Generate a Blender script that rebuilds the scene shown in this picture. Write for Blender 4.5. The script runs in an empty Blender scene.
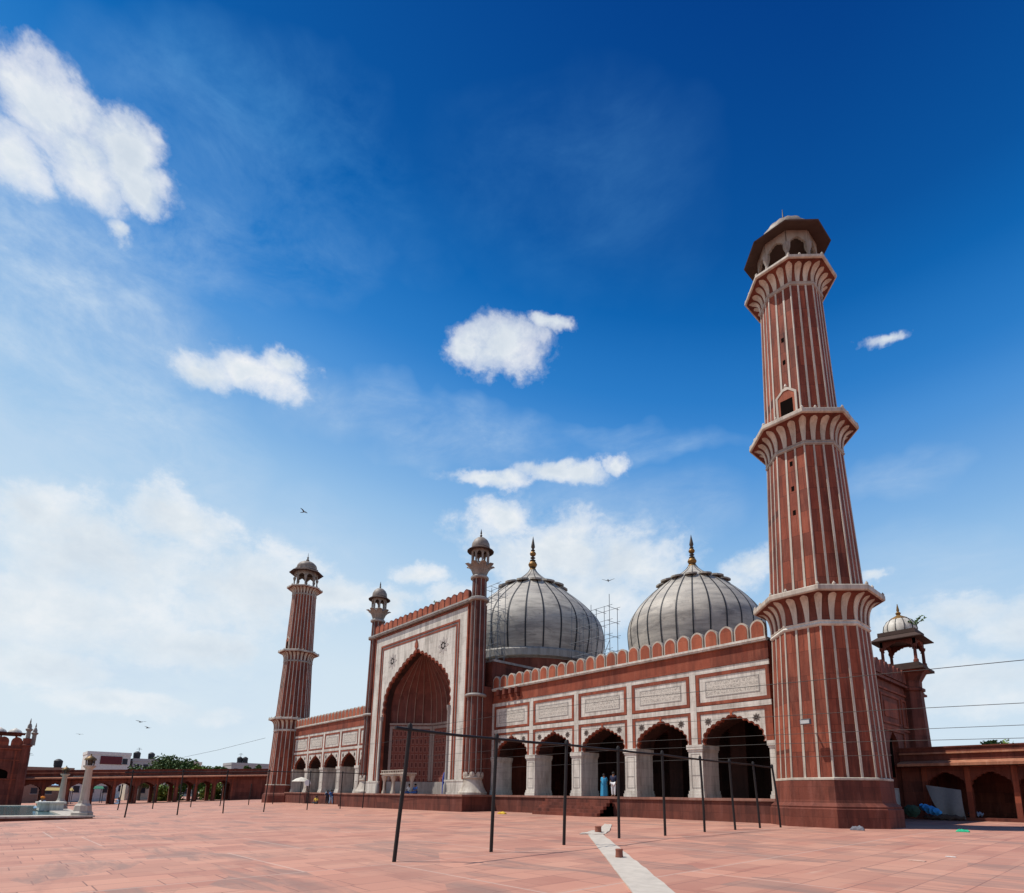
import bpy, bmesh, math, random
from math import sin, cos, pi, radians, sqrt, atan2
from mathutils import Vector, Matrix
random.seed(7)
sc = bpy.context.scene
COL = sc.collection
ORG = {}

# ------------------------------------------------------------------ helpers
class MB:
    """collects shapes; build() links them as ONE mesh object"""
    def __init__(self, xf=None):
        self.v = []; self.f = []; self.m = []; self.xf = xf; self.mi = 0
    def add(self, pts, faces):
        b = len(self.v)
        for p in pts:
            self.v.append(self.xf(*p) if self.xf else tuple(p))
        for f in faces:
            self.f.append([b + i for i in f]); self.m.append(self.mi)
    def box(self, x0, x1, y0, y1, z0, z1):
        self.add([(x0,y0,z0),(x1,y0,z0),(x1,y1,z0),(x0,y1,z0),(x0,y0,z1),(x1,y0,z1),(x1,y1,z1),(x0,y1,z1)],
                 [(0,3,2,1),(4,5,6,7),(0,1,5,4),(1,2,6,5),(2,3,7,6),(3,0,4,7)])
    def prism(self, poly, y0, y1):
        """polygon in (x,z), extruded along y"""
        n = len(poly)
        self.add([(x,y0,z) for x,z in poly] + [(x,y1,z) for x,z in poly],
                 [list(range(n)), list(range(2*n-1, n-1, -1))] + [(i,(i+1)%n,n+(i+1)%n,n+i) for i in range(n)])
    def slab(self, poly, z0, z1):
        n = len(poly)
        self.add([(x,y,z0) for x,y in poly] + [(x,y,z1) for x,y in poly],
                 [list(range(n)), list(range(2*n-1, n-1, -1))] + [(i,(i+1)%n,n+(i+1)%n,n+i) for i in range(n)])
    def lathe(self, prof, n, c=(0,0), rot=0.0, cap=True, rmod=None):
        pts = []; fs = []
        for r, z in prof:
            for i in range(n):
                a = rot + 2*pi*i/n; rr = r*(rmod(i) if rmod else 1)
                pts.append((c[0]+rr*cos(a), c[1]+rr*sin(a), z))
        k = len(prof)
        for j in range(k-1):
            for i in range(n):
                i2 = (i+1) % n
                fs.append((j*n+i, j*n+i2, (j+1)*n+i2, (j+1)*n+i))
        if cap:
            fs.append(list(range(n-1,-1,-1))); fs.append([(k-1)*n+i for i in range(n)])
        self.add(pts, fs)
    def tube(self, path, r, n=8, r1=None):
        pts = []; fs = []; P = [Vector(p) for p in path]; k = len(P)
        for j, p in enumerate(P):
            t = (P[min(j+1,k-1)] - P[max(j-1,0)]).normalized()
            u = t.orthogonal().normalized() if abs(t.z) < .9 else t.cross(Vector((1,0,0))).normalized()
            if abs(t.z) < .9: u = t.cross(Vector((0,0,1))).normalized()
            w = t.cross(u)
            rr = r if r1 is None else r + (r1-r)*j/(k-1)
            for i in range(n):
                a = 2*pi*i/n; q = p + u*cos(a)*rr + w*sin(a)*rr
                pts.append(tuple(q))
        for j in range(k-1):
            for i in range(n):
                i2 = (i+1) % n
                fs.append((j*n+i, j*n+i2, (j+1)*n+i2, (j+1)*n+i))
        fs.append(list(range(n-1,-1,-1))); fs.append([(k-1)*n+i for i in range(n)])
        self.add(pts, fs)
    def mesh(self, name, mats, org=(0,0,0), smooth=False):
        me = bpy.data.meshes.new(name)
        me.from_pydata([(x-org[0], y-org[1], z-org[2]) for x,y,z in self.v], [], self.f)
        for m in (mats if isinstance(mats,(list,tuple)) else [mats]): me.materials.append(m)
        me.polygons.foreach_set('material_index', self.m)
        bm = bmesh.new(); bm.from_mesh(me); bmesh.ops.recalc_face_normals(bm, faces=bm.faces); bm.to_mesh(me); bm.free()
        if smooth:
            me.shade_smooth()
            try: me.set_sharp_from_angle(angle=radians(38))
            except Exception: pass
        return me
    def build(self, name, mats, parent=None, loc=None, smooth=False):
        if parent is not None: org = ORG[parent.name]
        else: org = loc if loc is not None else (0,0,0)
        o = bpy.data.objects.new(name, self.mesh(name, mats, org, smooth)); COL.objects.link(o)
        if parent is not None: o.parent = parent
        else: o.location = org
        ORG[o.name] = org
        return o

def tag(o, label=None, cat=None, group=None, kind=None):
    if label: o['label'] = label
    if cat: o['category'] = cat
    if group: o['group'] = group
    if kind: o['kind'] = kind
    return o

def thing(name, loc, label, cat, group=None):
    o = bpy.data.objects.new(name, None); COL.objects.link(o); o.location = loc
    o.empty_display_size = .2
    ORG[o.name] = tuple(loc)
    return tag(o, label, cat, group)

def copy_tree(o, loc=None, rotz=None, parent=None):
    c = o.copy(); COL.objects.link(c)
    if parent is not None: c.parent = parent
    if loc is not None: c.location = loc
    if rotz is not None: c.rotation_euler = (0,0,rotz)
    for ch in list(o.children): copy_tree(ch, parent=c)
    return c

# ------------------------------------------------------------------ materials
def newmat(name):
    m = bpy.data.materials.new(name); m.use_nodes = True
    nt = m.node_tree; b = nt.nodes['Principled BSDF']
    b.inputs['Roughness'].default_value = .8
    if 'Specular IOR Level' in b.inputs: b.inputs['Specular IOR Level'].default_value = .25
    return m, nt, b
def N(nt, t, **kw):
    n = nt.nodes.new(t)
    for k, v in kw.items():
        if k in n.inputs: n.inputs[k].default_value = v
        else: setattr(n, k, v)
    return n
def coords(nt, scale=(1,1,1), wall=False):
    """world position; wall=True unrolls vertical faces to (x+y, z)"""
    g = N(nt,'ShaderNodeNewGeometry')
    if wall:
        s = N(nt,'ShaderNodeSeparateXYZ'); nt.links.new(g.outputs['Position'], s.inputs[0])
        a = N(nt,'ShaderNodeMath', operation='ADD'); nt.links.new(s.outputs[0], a.inputs[0]); nt.links.new(s.outputs[1], a.inputs[1])
        c = N(nt,'ShaderNodeCombineXYZ'); nt.links.new(a.outputs[0], c.inputs[0]); nt.links.new(s.outputs[2], c.inputs[1])
        out = c.outputs[0]
    else: out = g.outputs['Position']
    mp = N(nt,'ShaderNodeMapping'); mp.inputs['Scale'].default_value = scale
    nt.links.new(out, mp.inputs[0]); return mp.outputs[0]
def ramp(nt, src, stops, interp='LINEAR'):
    r = N(nt,'ShaderNodeValToRGB'); cr = r.color_ramp; cr.interpolation = interp
    while len(cr.elements) < len(stops): cr.elements.new(.5)
    for e, (p, c) in zip(cr.elements, stops):
        e.position = p; e.color = (c[0],c[1],c[2],1) if isinstance(c,(tuple,list)) else (c,c,c,1)
    nt.links.new(src, r.inputs[0]); return r.outputs[0]
def noise(nt, vec, scale=1, detail=6, rough=.6, dist=0):
    n = N(nt,'ShaderNodeTexNoise', Scale=scale, Detail=detail, Roughness=rough, Distortion=dist)
    nt.links.new(vec, n.inputs['Vector']); return n.outputs['Fac']
def mix(nt, a, b, fac, mode='MIX'):
    n = N(nt,'ShaderNodeMix'); n.data_type = 'RGBA'; n.blend_type = mode
    for sock, v in ((6,a),(7,b),(0,fac)):
        if hasattr(v,'is_output'): nt.links.new(v, n.inputs[sock])
        else: n.inputs[sock].default_value = v if sock == 0 else (v[0],v[1],v[2],1)
    return n.outputs[2]
def bump(nt, b, h, strength=.3, dist=.02):
    n = N(nt,'ShaderNodeBump', Strength=strength, Distance=dist)
    nt.links.new(h, n.inputs['Height']); nt.links.new(n.outputs[0], b.inputs['Normal'])

def sandstone(name, c1, c2, dark, bw=1.5, bh=.75, joint=.35, stain=.55):
    m, nt, b = newmat(name)
    w = coords(nt, wall=True)
    br = N(nt,'ShaderNodeTexBrick', Scale=1.0, **{'Mortar Size':.012,'Brick Width':bw,'Row Height':bh,'Bias':0.0,'Mortar Smooth':.2})
    br.inputs['Color1'].default_value = (0,0,0,1); br.inputs['Color2'].default_value = (1,1,1,1); br.inputs['Mortar'].default_value = (.5,.5,.5,1)
    nt.links.new(w, br.inputs['Vector'])
    p = coords(nt)
    n1 = noise(nt, p, .9, 6, .65)
    base = mix(nt, c1, c2, ramp(nt, n1, [(.3,0),(.7,1)]))
    base = mix(nt, base, dark, N2(nt, ramp(nt, br.outputs['Color'], [(.35,0),(1,1)]), .62))
    st = noise(nt, coords(nt, (1.3,1.3,.16)), .9, 6, .7)
    base = mix(nt, base, (dark[0]*.35,dark[1]*.4,dark[2]*.45), ramp(nt, st, [(.46,0),(.74,stain)]))
    pal = noise(nt, coords(nt, (2.2,2.2,.3)), 1.1, 5, .7)
    base = mix(nt, base, (c2[0]*1.25,c2[1]*1.55,c2[2]*1.8), ramp(nt, pal, [(.52,0),(.74,.55)]))
    base = mix(nt, base, (dark[0]*.4,dark[1]*.4,dark[2]*.4), N2(nt, br.outputs['Fac'], joint))
    nt.links.new(base, b.inputs['Base Color'])
    bump(nt, b, noise(nt, p, 9, 4, .6), .35, .03)
    return m
def N2(nt, src, k):
    n = N(nt,'ShaderNodeMath', operation='MULTIPLY'); nt.links.new(src, n.inputs[0]); n.inputs[1].default_value = k
    return n.outputs[0]
def marble(name, c1, c2, grime, amt=.6, course=.0, rough=.55):
    m, nt, b = newmat(name); b.inputs['Roughness'].default_value = rough
    p = coords(nt)
    base = mix(nt, c1, c2, noise(nt, p, .8, 6, .65))
    st = noise(nt, coords(nt, (1.6,1.6,.22)), 1.1, 7, .72)
    base = mix(nt, base, grime, ramp(nt, st, [(.42,0),(.72,amt)]))
    bl = noise(nt, p, .45, 5, .7)
    base = mix(nt, base, (grime[0]*.8,grime[1]*.8,grime[2]*.8), ramp(nt, bl, [(.55,0),(.75,amt*.7)]))
    s2 = noise(nt, coords(nt, (2.6,2.6,.12)), 1.0, 6, .75)
    base = mix(nt, base, (grime[0]*.45,grime[1]*.42,grime[2]*.40), ramp(nt, s2, [(.54,0),(.66,amt*.30),(.80,amt*.85)]))
    if course:
        w = coords(nt, wall=True)
        br = N(nt,'ShaderNodeTexBrick', Scale=1.0, **{'Mortar Size':.012,'Brick Width':1.1,'Row Height':.6})
        br.inputs['Color1'].default_value = (0,0,0,1); br.inputs['Color2'].default_value = (1,1,1,1)
        nt.links.new(w, br.inputs['Vector'])
        base = mix(nt, base, grime, N2(nt, br.outputs['Fac'], course))
        base = mix(nt, base, c2, N2(nt, br.outputs['Color'], .25))
    nt.links.new(base, b.inputs['Base Color'])
    bump(nt, b, noise(nt, p, 7, 4, .6), .2, .02)
    return m
def flat(name, c, rough=.8, metal=0, var=.25, scale=3):
    m, nt, b = newmat(name); b.inputs['Roughness'].default_value = rough; b.inputs['Metallic'].default_value = metal
    n = noise(nt, coords(nt), scale, 5, .6)
    nt.links.new(mix(nt, tuple(x*(1-var) for x in c), tuple(min(1,x*(1+var)) for x in c), n), b.inputs['Base Color'])
    return m

RED   = sandstone('red_sandstone', (.235,.052,.026), (.30,.080,.040), (.12,.030,.019), stain=.85)
SHAFT = sandstone('shaft_red_sandstone', (.215,.046,.023), (.30,.078,.040), (.085,.022,.015), .62, 1.35, .7, .95)
REDD  = sandstone('weathered_red_sandstone', (.145,.038,.023), (.20,.056,.034), (.08,.023,.016), stain=.9)
REDB  = sandstone('bright_red_sandstone', (.315,.076,.036), (.385,.112,.055), (.20,.048,.026), stain=.7)
PLIN  = sandstone('dark_worn_sandstone', (.115,.032,.021), (.165,.050,.032), (.06,.02,.015), stain=.9)
EAVL  = sandstone('pale_eave_sandstone', (.40,.16,.085), (.48,.21,.12), (.28,.10,.055), stain=.5)
SHADE  = sandstone('shade_toned_red_sandstone', (.040,.017,.013), (.062,.025,.019), (.022,.011,.009), stain=.85)  # darker red-stone copy; shade of soffits, portal reveal and interior is in the colour
WHITE = marble('white_marble', (.58,.535,.455), (.67,.62,.54), (.20,.165,.13), .92, .3)
WHITC = marble('clean_white_marble', (.47,.405,.325), (.56,.49,.40), (.19,.145,.11), .85)
GREYM = marble('grey_marble', (.30,.275,.245), (.39,.36,.32), (.14,.125,.11), .75)
LAMPS = marble('dusty_marble', (.42,.36,.29), (.52,.455,.375), (.20,.16,.12), .8)
KIOSK = marble('kiosk_stone', (.25,.205,.165), (.34,.285,.235), (.10,.08,.065), .9)
BLACK = flat('black_stone', (.030,.031,.034), .6)
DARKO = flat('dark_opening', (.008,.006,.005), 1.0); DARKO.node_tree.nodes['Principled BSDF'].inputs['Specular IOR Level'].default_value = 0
METAL = flat('dark_painted_steel', (.022,.018,.017), .55, .2)
STEEL = flat('scaffold_steel', (.12,.13,.15), .5, .5)
GOLD  = flat('gilt_metal', (.22,.12,.035), .55, .5, .5, 4)
BRNZ  = flat('dark_bronze', (.08,.06,.045), .5, .4)
EAVE  = flat('dark_eave_stone', (.060,.036,.028), .85, 0, .4, 2)

def dome_mat():
    m, nt, b = newmat('dome_marble'); b.inputs['Roughness'].default_value = .55
    p = coords(nt)
    base = mix(nt, (.42,.375,.31), (.54,.485,.405), noise(nt, p, .5, 6, .65))
    n2 = noise(nt, coords(nt, (.35,.35,1.6)), .8, 7, .7, .4)
    base = mix(nt, base, (.19,.17,.15), ramp(nt, n2, [(.42,0),(.66,.85)]))
    n3 = noise(nt, coords(nt, (.25,.25,.9)), .9, 5, .7, 1.0)
    base = mix(nt, base, (.12,.105,.095), ramp(nt, n3, [(.54,0),(.70,.8)]))
    w = coords(nt, wall=True)
    br = N(nt,'ShaderNodeTexBrick', Scale=1.0, **{'Mortar Size':.015,'Brick Width':1.4,'Row Height':.62})
    br.inputs['Color1'].default_value = (0,0,0,1); br.inputs['Color2'].default_value = (1,1,1,1)
    nt.links.new(w, br.inputs['Vector'])
    base = mix(nt, base, (.30,.28,.26), N2(nt, br.outputs['Color'], .28))
    base = mix(nt, base, (.12,.11,.10), N2(nt, br.outputs['Fac'], .3))
    nt.links.new(base, b.inputs['Base Color'])
    bump(nt, b, noise(nt, p, 5, 5, .6), .25, .04)
    return m
DOME = dome_mat()

def inscription_mat():
    m, nt, b = newmat('inscribed_marble')
    w = coords(nt, (1,1,1), wall=True)
    base = mix(nt, (.52,.475,.40), (.60,.55,.47), noise(nt, coords(nt), 1.2, 6, .65))
    wm_ = N(nt,'ShaderNodeMapping'); wm_.inputs['Scale'].default_value = (1.5,1.0,1); nt.links.new(w, wm_.inputs[0])
    v = N(nt,'ShaderNodeTexNoise', Scale=7.0, Detail=3.0, Roughness=.55, Distortion=1.1); nt.links.new(wm_.outputs[0], v.inputs['Vector'])
    line = ramp(nt, v.outputs['Fac'], [(.45,0),(.47,1),(.53,1),(.55,0)])
    rows = N(nt,'ShaderNodeTexBrick', Scale=1.0, **{'Mortar Size':.035,'Brick Width':60.0,'Row Height':.31,'Mortar Smooth':.6}); nt.links.new(w, rows.inputs['Vector'])
    inv = N(nt,'ShaderNodeMath', operation='SUBTRACT'); inv.inputs[0].default_value = 1; nt.links.new(rows.outputs['Fac'], inv.inputs[1])
    mk = N(nt,'ShaderNodeMath', operation='MULTIPLY'); nt.links.new(line, mk.inputs[0]); nt.links.new(inv.outputs[0], mk.inputs[1])
    base = mix(nt, base, (.12,.10,.09), N2(nt, mk.outputs[0], .7))
    nt.links.new(base, b.inputs['Base Color']); return m
INSC = inscription_mat()

def niche_mat():
    """red panels with rows of small carved cusped squares outlined in pale stone"""
    m, nt, b = newmat('carved_niche_panels')
    w = coords(nt, (1,1,1), wall=True)
    def brick(bw, rh, ms):
        br = N(nt,'ShaderNodeTexBrick', Scale=1.0, **{'Mortar Size':ms,'Brick Width':bw,'Row Height':rh,'Mortar Smooth':0.0})
        br.offset = 0.0
        nt.links.new(w, br.inputs['Vector']); return br.outputs['Fac']
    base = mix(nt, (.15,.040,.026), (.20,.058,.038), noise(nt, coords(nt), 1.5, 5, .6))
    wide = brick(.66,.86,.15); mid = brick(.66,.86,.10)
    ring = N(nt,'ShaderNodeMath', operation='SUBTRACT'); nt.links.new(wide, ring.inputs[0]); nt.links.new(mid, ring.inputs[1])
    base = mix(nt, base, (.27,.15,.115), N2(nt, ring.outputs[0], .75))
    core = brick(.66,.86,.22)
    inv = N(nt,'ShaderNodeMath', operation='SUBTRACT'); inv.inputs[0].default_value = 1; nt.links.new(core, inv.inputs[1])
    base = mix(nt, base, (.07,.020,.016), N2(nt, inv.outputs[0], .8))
    nt.links.new(base, b.inputs['Base Color']); return m
NICHE = niche_mat()

def ground_mat():
    m, nt, b = newmat('sandstone_paving'); b.inputs['Roughness'].default_value = .72
    p = coords(nt)
    wob = N(nt,'ShaderNodeTexNoise', Scale=.35, Detail=2.0); nt.links.new(p, wob.inputs['Vector'])
    def slabs(bw, rh, ms, rot, off):
        mp = N(nt,'ShaderNodeMapping'); mp.inputs['Rotation'].default_value = (0,0,rot); mp.inputs['Location'].default_value = (off,off*.37,0)
        nt.links.new(p, mp.inputs[0])
        br = N(nt,'ShaderNodeTexBrick', Scale=1.0, **{'Mortar Size':ms,'Brick Width':bw,'Row Height':rh,'Mortar Smooth':.3})
        br.offset_frequency = 2; br.squash = .72; br.squash_frequency = 3
        br.inputs['Color1'].default_value = (0,0,0,1); br.inputs['Color2'].default_value = (1,1,1,1); br.inputs['Mortar'].default_value = (.5,.5,.5,1)
        nt.links.new(mp.outputs[0], br.inputs['Vector']); return br
    s1 = slabs(1.45,.80,.016,radians(90),.3); s2 = slabs(2.4,.80,.004,radians(90),5.1)
    base = mix(nt, (.50,.232,.160), (.335,.140,.102), s1.outputs['Color'])
    base = mix(nt, base, (.54,.295,.205), N2(nt, s2.outputs['Color'], .42))
    n1 = noise(nt, p, .16, 6, .62)
    base = mix(nt, base, (.50,.275,.195), ramp(nt, n1, [(.42,0),(.66,.35)]))
    # per-slab odd dark or pale stones
    vo = N(nt,'ShaderNodeTexVoronoi', Scale=.62); 
    mp2 = N(nt,'ShaderNodeMapping'); mp2.inputs['Scale'].default_value = (.55,1.1,1); nt.links.new(p, mp2.inputs[0]); nt.links.new(mp2.outputs[0], vo.inputs['Vector'])
    sep = N(nt,'ShaderNodeSeparateColor'); nt.links.new(vo.outputs['Color'], sep.inputs[0])
    n4 = noise(nt, coords(nt, (.35,2.0,1)), .9, 6, .7, .6)
    mul = N(nt,'ShaderNodeMath', operation='MULTIPLY'); nt.links.new(ramp(nt, sep.outputs[0], [(.62,0),(.72,1)]), mul.inputs[0]); nt.links.new(ramp(nt, n4, [(.40,0),(.6,.8)]), mul.inputs[1])
    base = mix(nt, base, (.25,.155,.125), mul.outputs[0])
    n5 = noise(nt, coords(nt, (.22,1.3,1)), .8, 6, .7, .4)
    base = mix(nt, base, (.28,.135,.105), ramp(nt, n5, [(.55,0),(.70,.6)]))
    n7 = noise(nt, coords(nt, (1.3,.3,1)), 1.1, 6, .7, .4)
    base = mix(nt, base, (.55,.37,.275), ramp(nt, n7, [(.62,0),(.74,.6)]))
    n6 = noise(nt, p, 14, 4, .7)
    base = mix(nt, base, (.30,.14,.105), ramp(nt, n6, [(.55,0),(.85,.35)]))
    jn = N(nt,'ShaderNodeMath', operation='MULTIPLY'); nt.links.new(s1.outputs['Fac'], jn.inputs[0]); nt.links.new(ramp(nt, noise(nt, p, .5, 4, .6), [(.3,.25),(.6,1.0)]), jn.inputs[1])
    base = mix(nt, base, (.20,.10,.08), jn.outputs[0])
    s3 = slabs(8.7,5.6,.035,radians(90),.3)
    base = mix(nt, base, (.54,.40,.33), N2(nt, s3.outputs['Fac'], .55))
    nt.links.new(base, b.inputs['Base Color'])
    bump(nt, b, n6, .25, .01)
    return m

def cloth(name, c, rough=.9): return flat(name, c, rough, 0, .2, 6)
SKIN = flat('brown_skin', (.22,.115,.07), .6)
HAIR = flat('black_hair', (.012,.010,.010), .6)

# ------------------------------------------------------------------ ground
def gz(X, Y):
    k = min(1, max(0, (38-X)/105)); c = .012+.028*k; Y0 = -4+10*k
    d = max(Y,-70)-Y0
    s = -.5*(-d + sqrt(d*d+4.0)) if True else 0          # smooth min(0, d)
    return .25 + c*(s if d < 8 else 0)
def ground():
    xs = [-420,-300,-200,-150,-120] + [-100+3*i for i in range(61)] + [95,120,160,240,400]
    ys = [-400,-250,-160,-110,-90] + [-72+3*i for i in range(46)] + [75,100,150,250,420]
    mb = MB(); n = len(xs)
    pts = [(x,y,gz(x,y)) for y in ys for x in xs]
    fs = [(j*n+i, j*n+i+1, (j+1)*n+i+1, (j+1)*n+i) for j in range(len(ys)-1) for i in range(n-1)]
    mb.add(pts, fs)
    o = mb.build('ground', ground_mat(), smooth=True)
    tag(o, 'sunlit pink sandstone paving of the wide mosque courtyard', 'ground', kind='structure')
ground()

# ------------------------------------------------------------------ octagon
def oc(u, R):
    u = u % 24; k = int(u//3); f = (u-3*k)/3
    a0 = radians(45*k+22.5); a1 = radians(45*k+67.5)
    return (R*(cos(a0)*(1-f)+cos(a1)*f), R*(sin(a0)*(1-f)+sin(a1)*f))
ORT = radians(22.5)

def ribbon_oct(mb, u, prof, out=.035):
    """strip up an octagon: prof = [(R, z, halfwidth in u)] raised by out"""
    pts = []; 
    for R, z, w in prof:
        for q, rr in ((u-w,R-.04),(u-w,R+out),(u,R+out),(u+w,R+out),(u+w,R-.04)):
            x, y = oc(q, rr); pts.append((x,y,z))
    k = len(prof); fs = []
    for j in range(k-1):
        for i in range(4): fs.append((j*5+i, j*5+i+1, (j+1)*5+i+1, (j+1)*5+i))
    fs.append((0,1,2,3,4)); fs.append(tuple((k-1)*5+i for i in (4,3,2,1,0)))
    mb.add(pts, fs)

# cusped arch outline, right spring -> apex -> left spring
KEEL = [(1,0),(.998,.10),(.985,.21),(.950,.345),(.875,.475),(.765,.585),(.62,.685),(.36,.845),(.12,.955),(0,1)]
def keel(t):
    """four-centred pointed arch, t = 0 spring .. 1 apex, unit half-width and height"""
    q = t*(len(KEEL)-1); k = min(int(q), len(KEEL)-2); f = q-k
    P = [KEEL[max(0,k-1)], KEEL[k], KEEL[k+1], KEEL[min(len(KEEL)-1,k+2)]]
    return tuple(.5*(2*P[1][c]+(P[2][c]-P[0][c])*f+(2*P[0][c]-5*P[1][c]+4*P[2][c]-P[3][c])*f*f+(3*P[1][c]-P[0][c]-3*P[2][c]+P[3][c])*f**3) for c in (0,1))
def arch_curve(hw, zs, za, n=7, amp=.12, cx=0., per=6, tip=.16):
    H = za-zs
    # lobes evenly spaced along the curve
    S = [0]; Q = [keel(i/120) for i in range(121)]
    for a_, b_ in zip(Q[:-1], Q[1:]): S.append(S[-1]+sqrt(((a_[0]-b_[0])*hw)**2+((a_[1]-b_[1])*H)**2))
    def base(t):
        d = min(max(t,0),1)*S[-1]; k = 0
        while k < 119 and S[k+1] < d: k += 1
        f = (d-S[k])/(S[k+1]-S[k]); x = Q[k][0]+(Q[k+1][0]-Q[k][0])*f; z = Q[k][1]+(Q[k+1][1]-Q[k][1])*f
        return (hw*x, zs+H*z)
    pts = []
    for i in range(n*per+1):
        t = i/(n*per); x, z = base(t)
        x1, z1 = base(min(1,t+.01)); x0, z0 = base(max(0,t-.01))
        tx, tz = x1-x0, z1-z0; L = sqrt(tx*tx+tz*tz) or 1
        nx, nz = tz/L, -tx/L
        if t > .985: nx = 0; nz = 1
        b = amp*abs(sin(pi*n*t))
        pts.append((x+nx*b, z+nz*b))
    pts[-1] = (0, za)
    left = [(-x,z) for x,z in pts[:-1]][::-1]
    return [(cx+x,z) for x,z in pts+left]

def wall_with_arch(mb, x0, x1, z0, z1, arch, y0, y1, legs=False):
    """front wall x0..x1, z0..z1 with the arch cut from the bottom edge"""
    zs = arch[0][1]
    if legs: poly = [(x0,z0),(x0,z1),(x1,z1),(x1,z0),(arch[0][0],z0)] + arch + [(arch[-1][0],z0)]
    else: poly = [(x0,zs),(x0,z1),(x1,z1),(x1,zs)] + arch
    mb.prism(poly, y0, y1)

# ------------------------------------------------------------------ minaret
MINZ = .25
def make_minaret():
    root = thing('minaret', (0,0,0), 'tall tapering red minaret', 'minaret', 'minarets at the hall corners')
    mb = MB()
    mb.lathe([(3.22,-.6),(3.22,1.15),(3.14,1.20),(3.16,1.28),(3.02,1.40),(2.95,1.46),(2.92,1.60),(2.89,2.58)], 8, rot=ORT)
    mb.build('plinth', REDD, root)
    mb = MB(); mb.lathe([(2.87,2.575),(2.91,2.60),(2.91,2.69),(2.83,2.72)], 8, rot=ORT); mb.build('marble_base_band', WHITC, root)
    tiers = [(2.70,10.72,2.76,2.50,11.02,12.38,3.44,12.74),
             (12.74,21.66,2.45,2.10,21.92,23.12,3.07,23.45),
             (23.45,32.78,2.06,1.80,33.02,33.90,2.76,34.17)]
    for ti, (z0,z1,R0,R1,zr,zc,RB,zb) in enumerate(tiers):
        mb = MB(); mb.lathe([(R0,z0-.05),(R1,z1+.05)], 8, rot=ORT)
        sh = mb.build('shaft', SHAFT, root)
        st = MB()
        for u in range(24):
            w = .058/(.765*R0/3)
            ribbon_oct(st, u, [(R0+(R1-R0)*t, z0+(z1-z0)*t, w) for t in (0,.25,.5,.75,1)])
        st.build('marble_strips', WHITC, sh)
        mb = MB(); mb.lathe([(R1,z1-.02),(R1+.09,z1+.03),(R1+.12,z1+.09),(R1+.05,zr-.09),(R1+.10,zr-.03),(R1+.07,zr),(R1-.2,zr)], 8, rot=ORT, cap=False)
        mb.build('ring_moulding', GREYM if ti else WHITE, root)
        # flared corbel below the balcony
        def flare(t): 
            return (R1+.02+(RB-.12-R1)*(1-sqrt(max(0,1-t**1.7))) if False else R1+.02+(RB-.14-R1)*t**2.1, zr-.02+(zc-zr+.04)*(sin(t*pi/2)**.8))
        mb = MB(); mb.lathe([flare(i/12) for i in range(13)], 8, rot=ORT)
        co = mb.build('corbel', REDD, root)
        pt = MB()
        for u in range(24):
            prof = []
            for i in range(11):
                t = i/10*.86; r, z = flare(t)
                wd = .10+.15*t**.9 if t < .62 else .10+.15*.62**.9+.03*sin((t-.62)/.31*pi/2)
                if t > .66: wd *= sqrt(max(.02,1-((t-.66)/.205)**2))
                prof.append((r, z, wd/(.765*r/3)*1.0))
            ribbon_oct(pt, u, prof, .05)
        pt.build('lotus_petals', WHITC, co)
        mb = MB(); mb.lathe([(RB-.10,zc+.02),(RB-.02,zc+.05),(RB,zc+.10),(RB,zb-.05),(RB-.05,zb),(RB-.2,zb),(RB-.2,zb-.16),(R1*.8,zb-.18)], 8, rot=ORT)
        ba = mb.build('balcony', WHITC, root)
        mb = MB()
        for u in range(0,24,1):
            if (u % 3) == 2: continue
            x, y = oc(u+.0, RB-.11); mb.lathe([(.08,zb-.03),(.09,zb+.06),(.05,zb+.13),(.01,zb+.19)], 8, c=(x,y))
            mb.build('railing_knob', WHITC, ba); mb = MB()
        # small dark slots on the front face
        if ti < 3:
            mb = MB()
            for f in ((.55,.72,.9) if ti == 1 else (.45,.62) if ti == 2 else ()):
                R = R0+(R1-R0)*f; ap = R*cos(pi/8); z = z0+(z1-z0)*f
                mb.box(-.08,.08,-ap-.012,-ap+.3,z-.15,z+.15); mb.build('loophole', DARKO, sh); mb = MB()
    # doorway on the second balcony, front face
    ap = 2.06*cos(pi/8)-.02
    mb = MB(); pts = [(-.62,23.6),(-.62,25.35),(-.2,25.75),(0,25.85),(.2,25.75),(.62,25.35),(.62,23.6),(.5,23.6),(.5,25.28),(.15,25.62),(-.15,25.62),(-.5,25.28),(-.5,23.6)]
    mb.prism(pts, -ap-.09, -ap+.2); mb.lathe([(.07,25.82),(.10,25.92),(.02,26.1)],6,c=(0,-ap-.03))
    dw = mb.build('doorway', WHITC, root)
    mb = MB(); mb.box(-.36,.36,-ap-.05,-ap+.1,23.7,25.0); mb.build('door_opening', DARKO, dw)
    mb = MB()
    mb.prism([(-.5,23.7),(-.5,25.28),(-.15,25.62),(.15,25.62),(.5,25.28),(.5,23.7),(.37,23.7),(.37,25.02),(-.37,25.02),(-.37,23.7)], -ap-.06, -ap+.1)
    mb.build('door_surround', REDB, dw)
    # kiosk
    zf = 34.17; RK = 1.72
    for k in range(8):
        x, y = oc(3*k, RK); mb = MB()
        mb.lathe([(.20,zf-.1),(.20,zf+.15),(.12,zf+.25),(.11,zf+1.2),(.16,zf+1.3),(.23,zf+1.55),(.24,zf+1.75)], 8, c=(x,y))
        mb.build('column', KIOSK, root, smooth=True)
    hw = RK*sin(pi/8)-.1
    mb0 = MB()
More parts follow.
